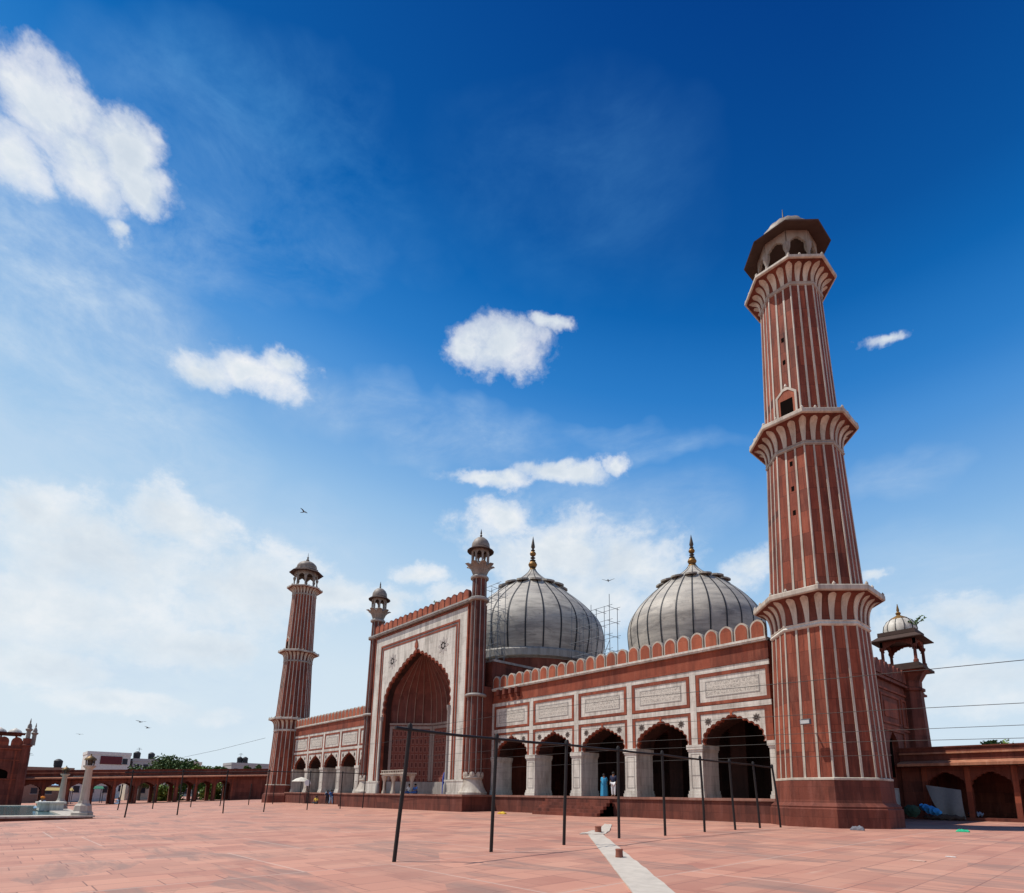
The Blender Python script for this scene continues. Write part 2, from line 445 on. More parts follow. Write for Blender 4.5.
    for k in range(8):
        a = radians(45*k+45); ca, sa = cos(a), sin(a); ap2 = RK*cos(pi/8)
        mb0.xf = lambda x,y,z,ca=ca,sa=sa: (ca*(ap2-y)-sa*x, sa*(ap2-y)+ca*x, z)
        ar = arch_curve(hw-.04, zf+1.5, zf+2.25, 5, .05, per=3)
        wall_with_arch(mb0, -hw-.1, hw+.1, zf, zf+2.8, ar, -.08, .08)
    mb0.build('arch_screen', KIOSK, root)
    mb = MB(); mb.lathe([(1.65,zf+2.74),(2.62,zf+2.56),(2.66,zf+2.63),(2.10,zf+2.95),(1.72,zf+3.2),(1.68,zf+3.22)], 8, rot=ORT); mb.build('eave', EAVE, root)
    mb = MB(); mb.lathe([(1.72,zf+3.16),(1.72,zf+3.45),(1.46,zf+3.5),(1.54,zf+3.72),(1.45,zf+4.06),(1.2,zf+4.4),(.84,zf+4.64),(.48,zf+4.78),(.28,zf+4.84)], 32, rmod=lambda i: 1+.025*(1 if i%2 else -1)); mb.build('dome', KIOSK, root, smooth=True)
    mb = MB(); mb.lathe([(.28,zf+4.80),(.12,zf+4.82),(.12,zf+4.74),(.25,zf+4.98),(.25,zf+5.10),(.08,zf+5.28),(.17,zf+5.50),(.05,zf+5.66),(.015,zf+6.3)], 10); mb.build('finial', BRNZ, root, smooth=True)
    return root
mn = make_minaret()
mn.location = (39.80,.33,0)
mn2 = copy_tree(mn, loc=(-39.80,.33,0))
tag(mn, 'nearest, tallest-looking red minaret with white stripes and lotus balconies at right of the hall')
tag(mn2, 'far smaller-looking red striped minaret at the left end of the hall beyond the portal')

# ------------------------------------------------------------------ prayer hall
HALL = thing('prayer_hall', (0,0,.25), 'long red sandstone prayer hall with white marble inlay, tall arched portal and striped domes', 'mosque')
PT = 1.62
X0, BW = 10.66, 5.2525
XE = X0+5*BW
# plinth
mb = MB()
mb.box(-XE-.2,-11.8,-.75,27,-.5,PT-.16); mb.box(11.8,XE+.2,-.75,27,-.5,PT-.16); mb.box(-11.8,11.8,-4.0,27,-.5,PT-.16)
mb.build('plinth', PLIN, HALL)
mb = MB()
mb.box(-XE-.2,-11.9,-.85,27,PT-.16,PT); mb.box(11.9,XE+.2,-.85,27,PT-.16,PT); mb.box(-11.9,11.9,-4.1,27,PT-.16,PT)
mb.build('plinth_coping', sandstone('pale_coping_stone',(.26,.115,.08),(.32,.16,.115),(.15,.07,.05)), HALL)
# steps in front of the second and third bays
mb = MB()
for i in range(5):
    mb.box(18.9,25.4,-.85-.34*(5-i),-.76 if i<4 else -.86,.1 if True else 0, .25+(i+1)*(PT-.25)/6)
    if i == 4: pass
mb.build('stairs', REDD, HALL)

def xs(s): return (lambda x,y,z: (s*x,y,z))
merlon_me = {}
def merlon_mesh(key, w, h, th, m_out, m_in):
    def outline(w, h, k=1.0):
        P = [(-w/2,0),(-w/2,h*.58)]
        for i in range(1,7):
            t = i/6; a = t*pi/2
            P.append((-w/2*cos(a)**.9 if t<1 else 0, h*.58+h*.42*(.85*sin(a)+.15*t*t)))
        return P + [(-x,z) for x,z in P[:-1]][::-1]
    mb = MB(); mb.prism(outline(w,h), -th/2, th/2)
    if m_in is not None:
        mb.mi = 1
        mb.prism([(x,z*1.0+.0) for x,z in outline(w-.16,h-.12)], -th/2-.02, th/2+.02)
    merlon_me[key] = mb.mesh('merlon', [m_out,m_in] if m_in else m_out)
merlon_mesh('wing', .93, 1.15, .30, LAMPS, REDB)
merlon_mesh('portal', .98, 1.12, .30, REDD, REDB)
merlon_mesh('end', .98, 1.15, .30, REDD, None)
def merlons(parent, key, pts, rot=0):
    org = ORG[parent.name]
    for p in pts:
        o = bpy.data.objects.new('merlon', merlon_me[key]); COL.objects.link(o); o.parent = parent
        o.location = (p[0]-org[0], p[1]-org[1], p[2]-org[2]); o.rotation_euler = (0,0,rot)

ROS = flat('dark_rosette_inlay', (.13,.10,.085), .7)
def rosette(mb, cx, cz, y, R=.34):
    for k in range(8):
        a = 2*pi*k/8
        p = [(cx+R*.30*cos(a+.9), cz+R*.30*sin(a+.9)), (cx+R*.72*cos(a+.25), cz+R*.72*sin(a+.25)), (cx+R*cos(a), cz+R*sin(a)), (cx+R*.72*cos(a-.25), cz+R*.72*sin(a-.25)), (cx+R*.30*cos(a-.9), cz+R*.30*sin(a-.9))]
        mb.prism(p, y-.018, y+.01)
    mb.prism([(cx+R*.2*cos(2*pi*i/10), cz+R*.2*sin(2*pi*i/10)) for i in range(10)], y-.022, y+.01)

for s in (1,-1):
    f = xs(s)
    # red structural wall with arches
    aw = MB(f); aw2 = MB(f)
    for k in range(5):
        a = X0+k*BW; c = a+BW/2
        ar = arch_curve(1.94, 4.97, 6.56, 7, .10, cx=c)
        wall_with_arch(aw, a+.001, a+BW-.001, 4.97, 7.05, ar, .06, .34)
        wall_with_arch(aw2, a+.001, a+BW-.001, 4.97, 7.05, arch_curve(1.98, 4.97, 6.62, 1, .0, cx=c, per=40), .342, 1.9)
    aw.box(X0,XE,.06,1.9,7.051,11.1)
    W = aw.build('front_wall', RED, HALL); aw2.build('arch_soffits', SHADE, HALL)
    mb = MB(f)
    for k in range(5):
        a = X0+k*BW; c = a+BW/2
        ar = arch_curve(2.04, 4.975, 6.68, 7, .10, cx=c)
        mb.prism([(a+.47,4.975),(a+.47,6.88),(a+BW-.47,6.88),(a+BW-.47,4.975)]+ar, .0, .058)
        for q in (-1.62,1.62):
            mb2 = MB(f); rosette(mb2, c+q, 6.40, 0, .27); mb2.build('rosette', ROS, W)
        mb3 = MB(f); mb3.prism([(c-.09,6.66),(c-.05,6.8),(c-.14,6.92),(c,7.03),(c+.14,6.92),(c+.05,6.8),(c+.09,6.66)], -.05, .05); mb3.build('arch_finial', REDB, W)
    mb.build('marble_spandrels', WHITE, HALL)
    # red frames beside the pilasters (bright stone)
    mb = MB(f)
    for k in range(5):
        a = X0+k*BW
        mb.prism([(a+.24,4.98),(a+.24,7.06),(a+BW-(.24 if k<4 else 0),7.06),(a+BW-(.24 if k<4 else 0),4.98),(a+BW-.46,4.98),(a+BW-.46,6.89),(a+.46,6.89),(a+.46,4.98)], -.04, .055)
    mb.build('arch_frame', RED, HALL)
    # piers
    for k in range(6):
        x = X0+k*BW; w0, w1 = (.50,.50) if 0<k<5 else ((.1,.56) if k==0 else (.30,.02))
        mb = MB(f)
        mb.box(x-w0-.09,x+w1+.09,-.14,1.95,PT,PT+.22); mb.box(x-w0-.05,x+w1+.05,-.09,1.93,PT+.22,PT+.42)
        mb.box(x-w0,x+w1,-.04,1.9,PT+.42,4.55)
        mb.box(x-w0-.05,x+w1+.05,-.08,1.92,4.55,4.68); mb.box(x-w0-.10,x+w1+.10,-.13,1.94,4.68,4.97)
        pr = mb.build('pier', WHITE, HALL)
        if 0<k<5:
            mb = MB(f); mb.box(x-.34,x-.30,-.055,0,PT+.6,4.4); mb.box(x+.30,x+.34,-.055,0,PT+.6,4.4); mb.box(x-.30,x+.30,-.055,0,PT+.6,PT+.64); mb.box(x-.30,x+.30,-.055,0,4.36,4.4); mb.box(x-.3,x+.3,-.055,0,3.0,3.05)
            mb.build('carved_border', GREYM, pr)
    # marble pilaster strips and horizontal bands
    mb = MB(f)
    for k in range(5):
        x = X0+k*BW; mb = MB(f); mb.box(x-(.22 if k else .1),x+(.22 if k<5 else .1),-.06,.05,4.97,9.86)
        mb.build('marble_pilaster', WHITE, HALL)
    mb = MB(f)
    for k in range(5):
        a = X0+k*BW
        e = .222 if k<4 else 0; mb.box(a+.222,a+BW-e,-.05,.055,7.09,7.42); mb.box(a+.222,a+BW-e,-.05,.055,9.54,9.86)
    mb.build('marble_bands', WHITE, HALL)
    for k in range(5):
        a = X0+k*BW+.26; b = X0+(k+1)*BW-(.26 if k<4 else .02)
        mb = MB(f); mb.prism([(a,7.45),(a,9.52),(b,9.52),(b,7.45)], .01, .058)
        mb.box(a,b,-.07,.01,7.45,7.66); mb.box(a,b,-.07,.01,9.31,9.52); mb.box(a,a+.22,-.07,.01,7.66,9.31); mb.box(b-.22,b,-.07,.01,7.66,9.31)
        pn = mb.build('panel_frame', RED, HALL)
        mb = MB(f); mb.box(a+.222,b-.222,-.02,.008,7.662,9.308); mb.build('panel_marble', WHITE, pn)
        mb = MB(f); mb.box(a+.72,b-.72,-.034,-.005,8.02,8.95); mb.build('inscription', INSC, pn)
        mb = MB(f)
        for q in ((a+.66,a+.72,7.96,9.01),(b-.72,b-.66,7.96,9.01),(a+.72,b-.72,7.96,8.02),(a+.72,b-.72,8.95,9.01)): mb.box(q[0],q[1],-.04,-.004,q[2],q[3])
        mb.build('inscription_border', GREYM, pn)
    mb = MB(f); mb.box(X0,XE,-.03,.055,9.88,10.98); mb.box(X0,XE,-.10,.055,9.87,9.97); mb.build('frieze', RED, HALL)
    if True:
        mb = MB(f)
        for q in range(4):
            x = X0+.9+q*.85
            mb.prism([(x,10.5),(x,11.0),(x+.3,11.0),(x+.3,10.5)], -.45, -.03); mb.prism([(x+.03,10.2),(x+.03,10.5),(x+.27,10.5),(x+.27,10.2)], -.22, -.03)
        mb.build('corbel_brackets', REDD, HALL)
    mb = MB(f); mb.box(X0,XE,-.20,.5,11.0,11.10); mb.box(X0,XE,-.26,.5,11.10,11.24)
    pa = mb.build('parapet', WHITE, HALL)
    merlons(pa, 'wing', [(s*(X0+.525+i*1.0505), -.02, 11.24) for i in range(25)])
# roof, inner walls
mb = MB(); mb.box(-38.3,-10.62,1.92,27,10.4,11.05); mb.box(10.62,38.3,1.92,27,10.4,11.05); mb.build('roof', SHADE, HALL)
mb = MB(); mb.box(-38.2,38.2,11.0,11.5,PT,10.38); mb.build('inner_wall', SHADE, HALL)
mb = MB(); mb.box(-38.2,38.2,26.4,27,-.3,11.0); mb.build('rear_wall', SHADE, HALL)
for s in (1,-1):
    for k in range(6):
        x = s*(X0+k*BW); mb = MB(); mb.box(x-.6,x+.6,5.6,6.8,PT,10.38); mb.build('inner_pier', SHADE, HALL)

# end walls with panels, arch and plain merlons
for s in (1,-1):
    f = lambda x,y,z,s=s: (s*(38.42-y), x, z)       # x along depth, y outward(-)
    mb = MB(f)
    ar = arch_curve(1.15, 5.1, 6.75, 1, .02, cx=17.0)
    mb.prism([(1.95,-.3),(1.95,10.6),(26.9,10.6),(26.9,-.3),(18.15,-.3)]+ar+[(15.85,-.3)], 0, .6)
    ew = mb.build('end_wall', REDD, HALL)
    mb = MB(f)
    for a,b in ((3.0,7.2),(7.8,12.0),(12.6,14.2),(14.8,19.2),(19.8,21.0)):
        for (z0,z1) in ((7.3,9.6),):
            mb.box(a,b,-.08,0,z0,z0+.16); mb.box(a,b,-.08,0,z1-.16,z1); mb.box(a,a+.16,-.08,0,z0+.16,z1-.16); mb.box(b-.16,b,-.08,0,z0+.16,z1-.16)
            if b-a > 3: mb.box(a+.7,b-.7,-.05,0,z0+.55,z1-.55)
    mb.box(2,22,-.10,0,6.95,7.12); mb.box(2,22,-.10,0,9.9,10.05)
    mb.box(14.3,14.5,-.1,0,.3,6.9); mb.box(19.5,19.7,-.1,0,.3,6.9); mb.box(14.5,19.5,-.1,0,6.75,6.93)
    mb.build('carved_frames', RED, ew)
    mb = MB(f); mb.box(15.8,18.2,.35,.58,-.2,6.7); mb.build('archway_screen', DARKO if False else REDD, ew)
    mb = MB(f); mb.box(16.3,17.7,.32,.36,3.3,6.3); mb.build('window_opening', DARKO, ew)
    mb = MB(f); mb.box(1.95,26.9,-.30,.5,10.62,10.80); mb.box(1.95,26.9,-.12,.5,10.80,11.0)
    pe = mb.build('parapet', REDD, HALL)
    merlons(pe, 'end', [(s*38.5, 2.6+i*1.06, 11.0) for i in range(18)], pi/2)

# ------------------------------------------------------------------ portal
PY = -2.05
mb = MB()
ar = arch_curve(6.30, 10.2, 16.25, 12, .20, per=6, tip=.22)
wall_with_arch(mb, -9.35, 9.35, PT, 19.55, ar, PY+.07, PY+.32, legs=True)
PW = mb.build('portal_wall', RED, HALL)
mb = MB(); wall_with_arch(mb, -9.35, 9.35, PT, 19.55, arch_curve(6.40, 10.2, 16.38, 1, 0, per=60), PY+.322, PY+.95, legs=True); mb.build('arch_reveal', SHADE, HALL)
mb = MB(); mb.box(-10.6,-9.36,PY+.6,-.2,PT,11.4); mb.box(9.36,10.6,PY+.6,-.2,PT,11.4)
mb.prism([(-9.7,11.4),(-9.7,19.5),(9.7,19.5),(9.7,11.4)]+arch_curve(6.95,11.4,17.1,1,.02,per=30), PY+.96, -.35)
mb.box(-10.6,-7.2,-.2,20,PT,13.9); mb.box(7.2,10.6,-.2,20,PT,13.9); mb.box(-7.2,7.2,2.9,20,PT,13.9)
mb.build('portal_mass', REDD, HALL)
mb = MB(); Y0_, Y1_ = PY, PY+.065
mb.prism([(-8.95,2.95),(-8.95,19.25),(8.95,19.25),(8.95,2.95),(7.72,2.95),(7.72,18.25),(-7.72,18.25),(-7.72,2.95)], Y0_, Y1_)
mb.build('marble_border', WHITE, HALL)
mb = MB()
def uframe(xo, zo, xi, zi, y0, y1, zb=2.95):
    mb.prism([(-xo,zb),(-xo,zo),(xo,zo),(xo,zb),(xi,zb),(xi,zi),(-xi,zi),(-xi,zb)], y0, y1)
uframe(7.72,18.25,7.52,18.05,PY-.05,PY+.07); uframe(7.30,17.86,7.12,17.70,PY-.03,PY+.07); uframe(9.14,19.44,8.95,19.26,PY-.05,PY+.07)
mb.build('red_frame', RED, HALL)
mb = MB(); uframe(7.515,18.04,7.305,17.87,PY+.02,PY+.068); mb.build('dark_inlay_line', GREYM, HALL)
mb = MB()
ar2 = arch_curve(6.52, 10.2, 16.50, 12, .20, per=6, tip=.22)
mb.prism([(-7.115,10.2),(-7.115,17.69),(7.115,17.69),(7.115,10.2)]+ar2, PY+.01, PY+.069)
mb.box(-7.11,-6.62,PY+.01,PY+.069,2.96,10.2); mb.box(6.62,7.11,PY+.01,PY+.069,2.96,10.2)
SP = mb.build('marble_spandrels', WHITE, HALL)
GRV = flat('faint_grey_inlay', (.37,.33,.295), .7, 0, .3, 4)
for q in (-5.0,5.0): mb = MB(); rosette(mb,q,16.1,PY+.01,.95); mb.build('rosette', GRV, SP)
mb = MB(); mb.prism([(-.2,16.35),(-.09,16.65),(-.28,16.9),(-.24,17.25),(0,17.7),(.24,17.25),(.28,16.9),(.09,16.65),(.2,16.35)], PY-.1, PY+.02); mb.build('arch_finial', RED, HALL)
mb = MB()
for s in (1,-1):
    a, b = sorted((s*6.36,s*9.3)); mb.box(a,b,PY-.10,PY+.06,PT,2.78); mb.box(a-.04,b+.04,PY-.14,PY+.06,2.78,2.94); mb.box(a-.04,b+.04,PY-.16,PY+.06,PT,PT+.2)
    mb.build('marble_dado', WHITE, HALL); mb = MB()
# colonnettes on the jambs
for s in (1,-1):
    mb = MB(); mb.lathe([(.26,PT),(.24,2.4),(.13,2.7),(.12,9.4),(.2,9.6),(.22,9.95)], 10, c=(s*6.5,PY-.04)); mb.build('colonnette', GREYM, HALL, smooth=True)
# niche
yo = PY+.95; poly = [(-6.4,yo),(-2.7,2.2),(2.7,2.2),(6.4,yo)]
mb = MB()
for (a,b) in zip(poly[:-1],poly[1:]):
    mb.add([(a[0],a[1],PT),(b[0],b[1],PT),(b[0],b[1],9.3),(a[0],a[1],9.3)], [(0,1,2,3)])
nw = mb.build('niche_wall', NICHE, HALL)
mb = MB(); md = MB()
for (a,b) in zip(poly[:-1],poly[1:]):
    d = Vector((b[0]-a[0],b[1]-a[1],0)); L = d.length; d.normalize(); n = Vector((d.y,-d.x,0))
    g = lambda x,y,z,a=a,d=d,n=n: (a[0]+d.x*x+n.x*(-y), a[1]+d.y*x+n.y*(-y), z)
    mb.xf = g; md.xf = g
    mb.box(.05,.34,-.06,0,3.0,8.7); mb.box(L-.34,L-.05,-.06,0,3.0,8.7); mb.box(.05,L-.05,-.06,0,8.7,9.0); mb.box(.02,L-.02,-.12,0,9.12,9.34)
    md.box(.02,L-.02,-.08,0,PT,2.9)
mb.build('niche_trim', marble('dusty_marble_trim',(.27,.20,.165),(.34,.26,.215),(.15,.10,.08),.7), nw); md.build('niche_dado', GREYM, nw)
# half dome: the arch outline swept back over the niche plan
def plan(t):      # t 0..1 along niche plan, returns unit x (-1..1) and depth
    L = [0]; 
    for a,b in zip(poly[:-1],poly[1:]): L.append(L[-1]+sqrt((a[0]-b[0])**2+(a[1]-b[1])**2))
    q = t*L[-1]
    for i in range(3):
        if q <= L[i+1]+1e-9:
            f_ = (q-L[i])/(L[i+1]-L[i]); a,b = poly[i],poly[i+1]
            return a[0]+(b[0]-a[0])*f_, a[1]+(b[1]-a[1])*f_
def hd(t, h, off=0.):
    x, y = plan(t); kx, kz = keel(h); k = max(kx,.02)-off
    return (x*k*1.055, yo+(y-yo)*k, 9.32+(16.6-9.32)*kz)
mb = MB(); nu, nv = 36, 18
mb.add([hd(i/nu, j/nv) for j in range(nv+1) for i in range(nu+1)], [(j*(nu+1)+i, j*(nu+1)+i+1, (j+1)*(nu+1)+i+1, (j+1)*(nu+1)+i) for j in range(nv) for i in range(nu)])
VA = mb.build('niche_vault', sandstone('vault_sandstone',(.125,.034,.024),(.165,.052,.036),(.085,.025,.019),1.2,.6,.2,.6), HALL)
mb = MB(); RIB = flat('pale_rib_stone', (.24,.14,.105), .8)
for i in range(1,16):
    mb.tube([hd(i/16, j/20*.90, .012) for j in range(21)], .075, 6, .02)
mb.build('vault_ribs', RIB, VA)
# cornice, parapet
mb = MB(); mb.box(-10.0,10.0,PY-.28,PY+.9,19.56,19.70); mb.box(-10.0,10.0,PY-.36,PY+.9,19.70,19.86)
pp = mb.build('parapet', GREYM, HALL)
merlons(pp, 'portal', [(-8.73+i*1.028, PY+.0, 19.86) for i in range(18)])
# portal turrets
def turret(s):
    cx, cy = s*10.0, -1.58
    mb = MB(); fl = lambda i: 1+.13*abs(cos(pi*i/6))
    mb.lathe([(.78,3.4),(.72,10.4),(.66,19.4),(.62,22.0)], 48, c=(cx,cy), rmod=lambda i: 1+.16*abs(cos(2*pi*i/48*4))-.06)
    sh = mb.build('turret_shaft', PLIN, HALL, smooth=True)
    mb = MB()
    for k in range(8):
        a = 2*pi*(k+.5)/8
        pth = [(cx+r*cos(a), cy+r*sin(a), z) for r,z in ((.80*.97,3.5),(.74*.97,10.4),(.68*.97,19.4),(.64*.97,21.9))]
        mb.tube(pth, .045, 6)
    mb.build('marble_strips', GREYM, sh)
    mb = MB(); mb.lathe([(.80,10.35),(.98,10.42),(1.0,10.52),(.94,10.62),(.78,10.68)], 24, c=(cx,cy)); mb.lathe([(.72,19.50),(.96,19.58),(.98,19.78),(.90,19.86),(.7,19.90)], 24, c=(cx,cy)); mb.lathe([(.66,21.7),(.86,21.78),(.88,21.92),(.80,22.02),(.6,22.05)], 24, c=(cx,cy))
    mb.build('ring_moulding', GREYM, sh, smooth=True)
    mb = MB(); mb.lathe([(1.30,PT),(1.30,1.80),(1.16,1.95),(.98,2.3),(.84,2.7),(.80,2.95),(.90,3.05),(.90,3.16),(.78,3.22)], 24, c=(cx,cy))
    for k in range(8):
        a = 2*pi*k/8; x, y = cx+.66*cos(a), cy+.66*sin(a)
        mb.lathe([(.22,3.1),(.28,3.3),(.25,3.5),(.14,3.75),(.02,4.0)], 8, c=(x,y))
    mb.build('turret_pedestal', WHITC, HALL, smooth=True)
    # lotus capital of upturned petals
    mb = MB()
    for k in range(8):
        a = 2*pi*(k+.5)/8; ca, sa = cos(a), sin(a)
        prof = [(.62,22.0,.22),(.70,22.3,.30),(.86,22.7,.36),(1.10,23.0,.34),(1.38,23.18,.22),(1.48,23.18,.03)]
        pts = []
        for r,z,w in prof:
            for o_ in (0,.10):
                for q in (-w,0,w): 
                    rr = r-o_-.25*abs(q); pts.append((cx+rr*ca-q*sa, cy+rr*sa+q*ca, z+o_*.6))
        fs = []
        for j in range(len(prof)-1):
            b0, b1 = j*6, (j+1)*6
            fs += [(b0,b0+1,b1+1,b1),(b0+1,b0+2,b1+2,b1+1),(b0+3,b1+3,b1+4,b0+4),(b0+4,b1+4,b1+5,b0+5),(b0,b1,b1+3,b0+3),(b0+2,b0+5,b1+5,b1+2)]
        mb.add(pts, fs)
    mb.lathe([(.60,22.0),(.72,22.4),(.95,22.9),(1.0,23.1),(.9,23.2)], 16, c=(cx,cy))
    mb.build('lotus_capital', KIOSK, HALL)
    kb = MB(); kb.lathe([(.95,23.15),(.95,23.3)], 16, c=(cx,cy))
    for k in range(8):
        a = 2*pi*(k+.5)/8; kb.lathe([(.09,23.25),(.09,24.15),(.13,24.25)], 6, c=(cx+.80*cos(a), cy+.80*sin(a)))
    for k in range(8):
        a = 2*pi*(k+1)/8; ca, sa = cos(a), sin(a)
        kb.xf = lambda x,y,z,ca=ca,sa=sa: (cx+ca*(.76-y)-sa*x, cy+sa*(.76-y)+ca*x, z)
        wall_with_arch(kb, -.34,.34,23.3,24.75, arch_curve(.23,24.05,24.45,3,.02,per=3), -.05,.05)
    kb.xf = None
    ko = kb.build('kiosk', KIOSK, HALL)
    mb = MB(); mb.lathe([(.75,24.66),(1.28,24.56),(1.30,24.62),(.98,24.86),(.86,24.98)], 16, c=(cx,cy)); mb.build('eave', EAVE, ko)
    mb = MB(); mb.lathe([(.86,24.9),(.88,25.1),(.84,25.4),(.66,25.75),(.40,25.98),(.16,26.08)], 20, c=(cx,cy)); mb.build('cap_dome', KIOSK, ko, smooth=True)
    mb = MB(); mb.lathe([(.16,26.04),(.07,26.14),(.13,26.28),(.05,26.4),(.09,26.5),(.015,26.95)], 8, c=(cx,cy)); mb.build('finial', BRNZ, ko, smooth=True)
turret(1); turret(-1)

# ------------------------------------------------------------------ domes
def dome(cx, cy, R, zb, zw, zc, rc, zn, ztip, zdrum):
    # zb base ring top, zw widest, zc collar height, rc collar radius, zn neck, ztip finial
    prof = []
    r0 = R*.955
    for i in range(7):
        t = i/6; prof.append((r0+(R-r0)*sin(t*pi/2), zb+(zw-zb)*t))
    d_ = .62*(R-rc); an = radians(43); h1 = .42*(zc-zw)
    B = [(R,zw),(R,zw+h1),(rc+d_*cos(an),zc-d_*sin(an)),(rc,zc)]
    for i in range(1,21):
        t = i/20; u = 1-t
        prof.append(tuple(u**3*B[0][c]+3*u*u*t*B[1][c]+3*u*t*t*B[2][c]+t**3*B[3][c] for c in (0,1)))
    body = list(prof)
    up = []
    for i in range(0,9):
        t = i/8; up.append((.42+(rc*.93-.42)*(1-t)**1.3, zc+.06+(zn-zc-.06)*t))
    mb = MB(); mb.lathe(body+up, 84, c=(cx,cy)); D = mb.build('dome', DOME, HALL, smooth=True)
    mb = MB()
    for k in range(28):
        a = 2*pi*(k+.35)/28; ca, sa = cos(a), sin(a)
        for seq in ((body, up) if k%2 else (body,)):
            pts = []; 
            for r,z in seq:
                w = min(.066*R/9*1.25, r*(.05 if seq is body else .026))
                for q, o_ in ((-w,-.06),(-w,.035),(w,.035),(w,-.06)):
                    pts.append((cx+(r+o_)*ca-q*sa, cy+(r+o_)*sa+q*ca, z))
            n = len(seq)
            mb.add(pts, [(j*4+i, j*4+i+1, (j+1)*4+i+1, (j+1)*4+i) for j in range(n-1) for i in range(3)])
    mb.build('black_marble_stripes', BLACK, D)
    mb = MB()
    for k in range(14):
        a = 2*pi*(k+.6)/14; ca, sa = cos(a), sin(a); w = pi*rc/14*.90
        P_ = [(rc*.90,zc+.22*R/9,w*.9),(rc*1.05,zc+.14*R/9,w),(rc*1.17,zc+.02*R/9,w*.8),(rc*1.25,zc-.06*R/9,w*.25)]
        pts = []
        for r,z,ww in P_:
            for dz in (0,-.22*R/9):
                for q in (-ww,ww): pts.append((cx+r*ca-q*sa, cy+r*sa+q*ca, z+dz))
        fs = []
        for j in range(3):
            b0,b1 = j*4,(j+1)*4; fs += [(b0,b0+1,b1+1,b1),(b0+2,b1+2,b1+3,b0+3),(b0,b1,b1+2,b0+2),(b0+1,b0+3,b1+3,b1+1)]
        fs.append((12,13,15,14)); mb.add(pts, fs)
    mb.build('lotus_collar', flat('grey_collar_stone',(.30,.265,.22),.8,0,.4,2), D)
    h = ztip-zn
    mb = MB()
    mb.lathe([(.46,zn-.1),(.40,zn+.04*h),(.20,zn+.06*h)],16,c=(cx,cy))
    q = R/9*.62
    def bulb(z, r): mb.lathe([(r*.2,z-r*.75),(r*.75,z-r*.55),(r,z),(r*.75,z+r*.55),(r*.2,z+r*.75)],16,c=(cx,cy))
    bulb(zn+.16*h, .78*q+.10); mb.build('gilt_bulb', GOLD, D, smooth=True)
    mb = MB(); bulb(zn+.48*h, .56*q+.07); mb.build('gilt_bulb', GOLD, D, smooth=True)
    mb = MB(); mb.tube([(cx,cy,zn),(cx,cy,zn+.7*h)], .15, 8)
    def disc(z, r): mb.lathe([(.1,z-r*.3),(r,z-r*.1),(r,z+r*.1),(.1,z+r*.3)],14,c=(cx,cy))
    disc(zn+.08*h,.42*q+.1); disc(zn+.28*h,.5*q+.06); disc(zn+.36*h,.42*q+.06); disc(zn+.58*h,.34*q+.06)
    mb.lathe([(.12,zn+.62*h),(.30*q+.08,zn+.68*h),(.24*q+.06,zn+.76*h),(.012,ztip)],12,c=(cx,cy))
    mb.build('finial', BRNZ, D, smooth=True)
    mb = MB(); mb.lathe([(R*.93,zb-2.2*R/9),(R*.93,zb-1.05*R/9),(R*.985,zb-.95*R/9),(R*.985,zb-.2*R/9),(R*.96,zb+.02)], 84, c=(cx,cy)); mb.build('drum_ring', GREYM, D, smooth=True)
    mb = MB(); mb.lathe([(R*.945,zdrum-5),(R*.945,zb-1.2*R/9)], 48, c=(cx,cy)); mb.build('drum', REDD, D, smooth=True)
dome(0, 14.38, 9.1, 17.7, 20.6, 27.5, 3.6, 30.1, 34.8, 16.0)
dome(23.27, 14.38, 6.42, 14.4, 16.9, 22.0, 2.85, 23.85, 27.22, 12.0)
# flat roof terraces below the central dome
mb = MB(); mb.box(-10.6,10.6,20.01,25.5,11.0,13.9); mb.build('dome_base_block', REDD, HALL)
mb = MB(); mb.box(-10.7,-7.25,-.1,3.0,13.9,14.12); mb.box(7.25,10.7,-.1,3.0,13.9,14.12); mb.box(-10.7,10.7,3.0,25.6,13.9,14.12); mb.build('terrace_coping', GREYM, HALL)

# rear corner tower with chhatri kiosk
CX, CY = 38.35, 22.3
mb = MB(); mb.lathe([(1.45,-.3),(1.15,10.4),(1.32,10.5),(1.32,10.7),(1.12,10.8),(1.14,11.3),(1.5,11.9),(1.85,12.15)], 8, c=(CX,CY), rot=ORT); TW = mb.build('corner_tower', REDD, HALL)
mb = MB(); mb.box(CX-1.75,CX+1.75,CY-1.75,CY+1.75,12.15,12.35); mb.box(CX-1.4,CX+1.4,CY-1.4,CY+1.4,12.35,12.75); mb.build('platform', EAVE, TW)
ch = MB()
for sx in (1,-1):
    for sy in (1,-1):
        ch.lathe([(.20,12.7),(.20,12.95),(.13,13.05),(.12,14.0),(.2,14.1),(.22,14.3)],8,c=(CX+sx*1.2,CY+sy*1.2))
ar = arch_curve(1.02, 13.9, 14.65, 5, .06, per=3)
for a in (0,pi/2,pi,3*pi/2):
    ch.xf = lambda x,y,z,a=a: (CX+cos(a)*x-sin(a)*(y-1.2), CY+sin(a)*x+cos(a)*(y-1.2), z)
    wall_with_arch(ch, -1.3,1.3,12.7,14.95,ar,-.1,.1)
ch.xf = None; ch.build('chhatri_arcade', REDD, HALL)
mb = MB()
def frus(z0,h0,z1,h1):
    pts = [(CX+sx*h,CY+sy*h,z) for z,h in ((z0,h0),(z1,h1)) for sx,sy in ((-1,-1),(1,-1),(1,1),(-1,1))]
    mb.add(pts,[(3,2,1,0),(4,5,6,7)]+[(i,(i+1)%4,4+(i+1)%4,4+i) for i in range(4)])
frus(14.86,1.90,15.28,1.36); frus(14.80,1.93,14.859,1.93); frus(15.29,1.40,15.62,1.40)
mb.build('chhatri_eave', EAVE, HALL)
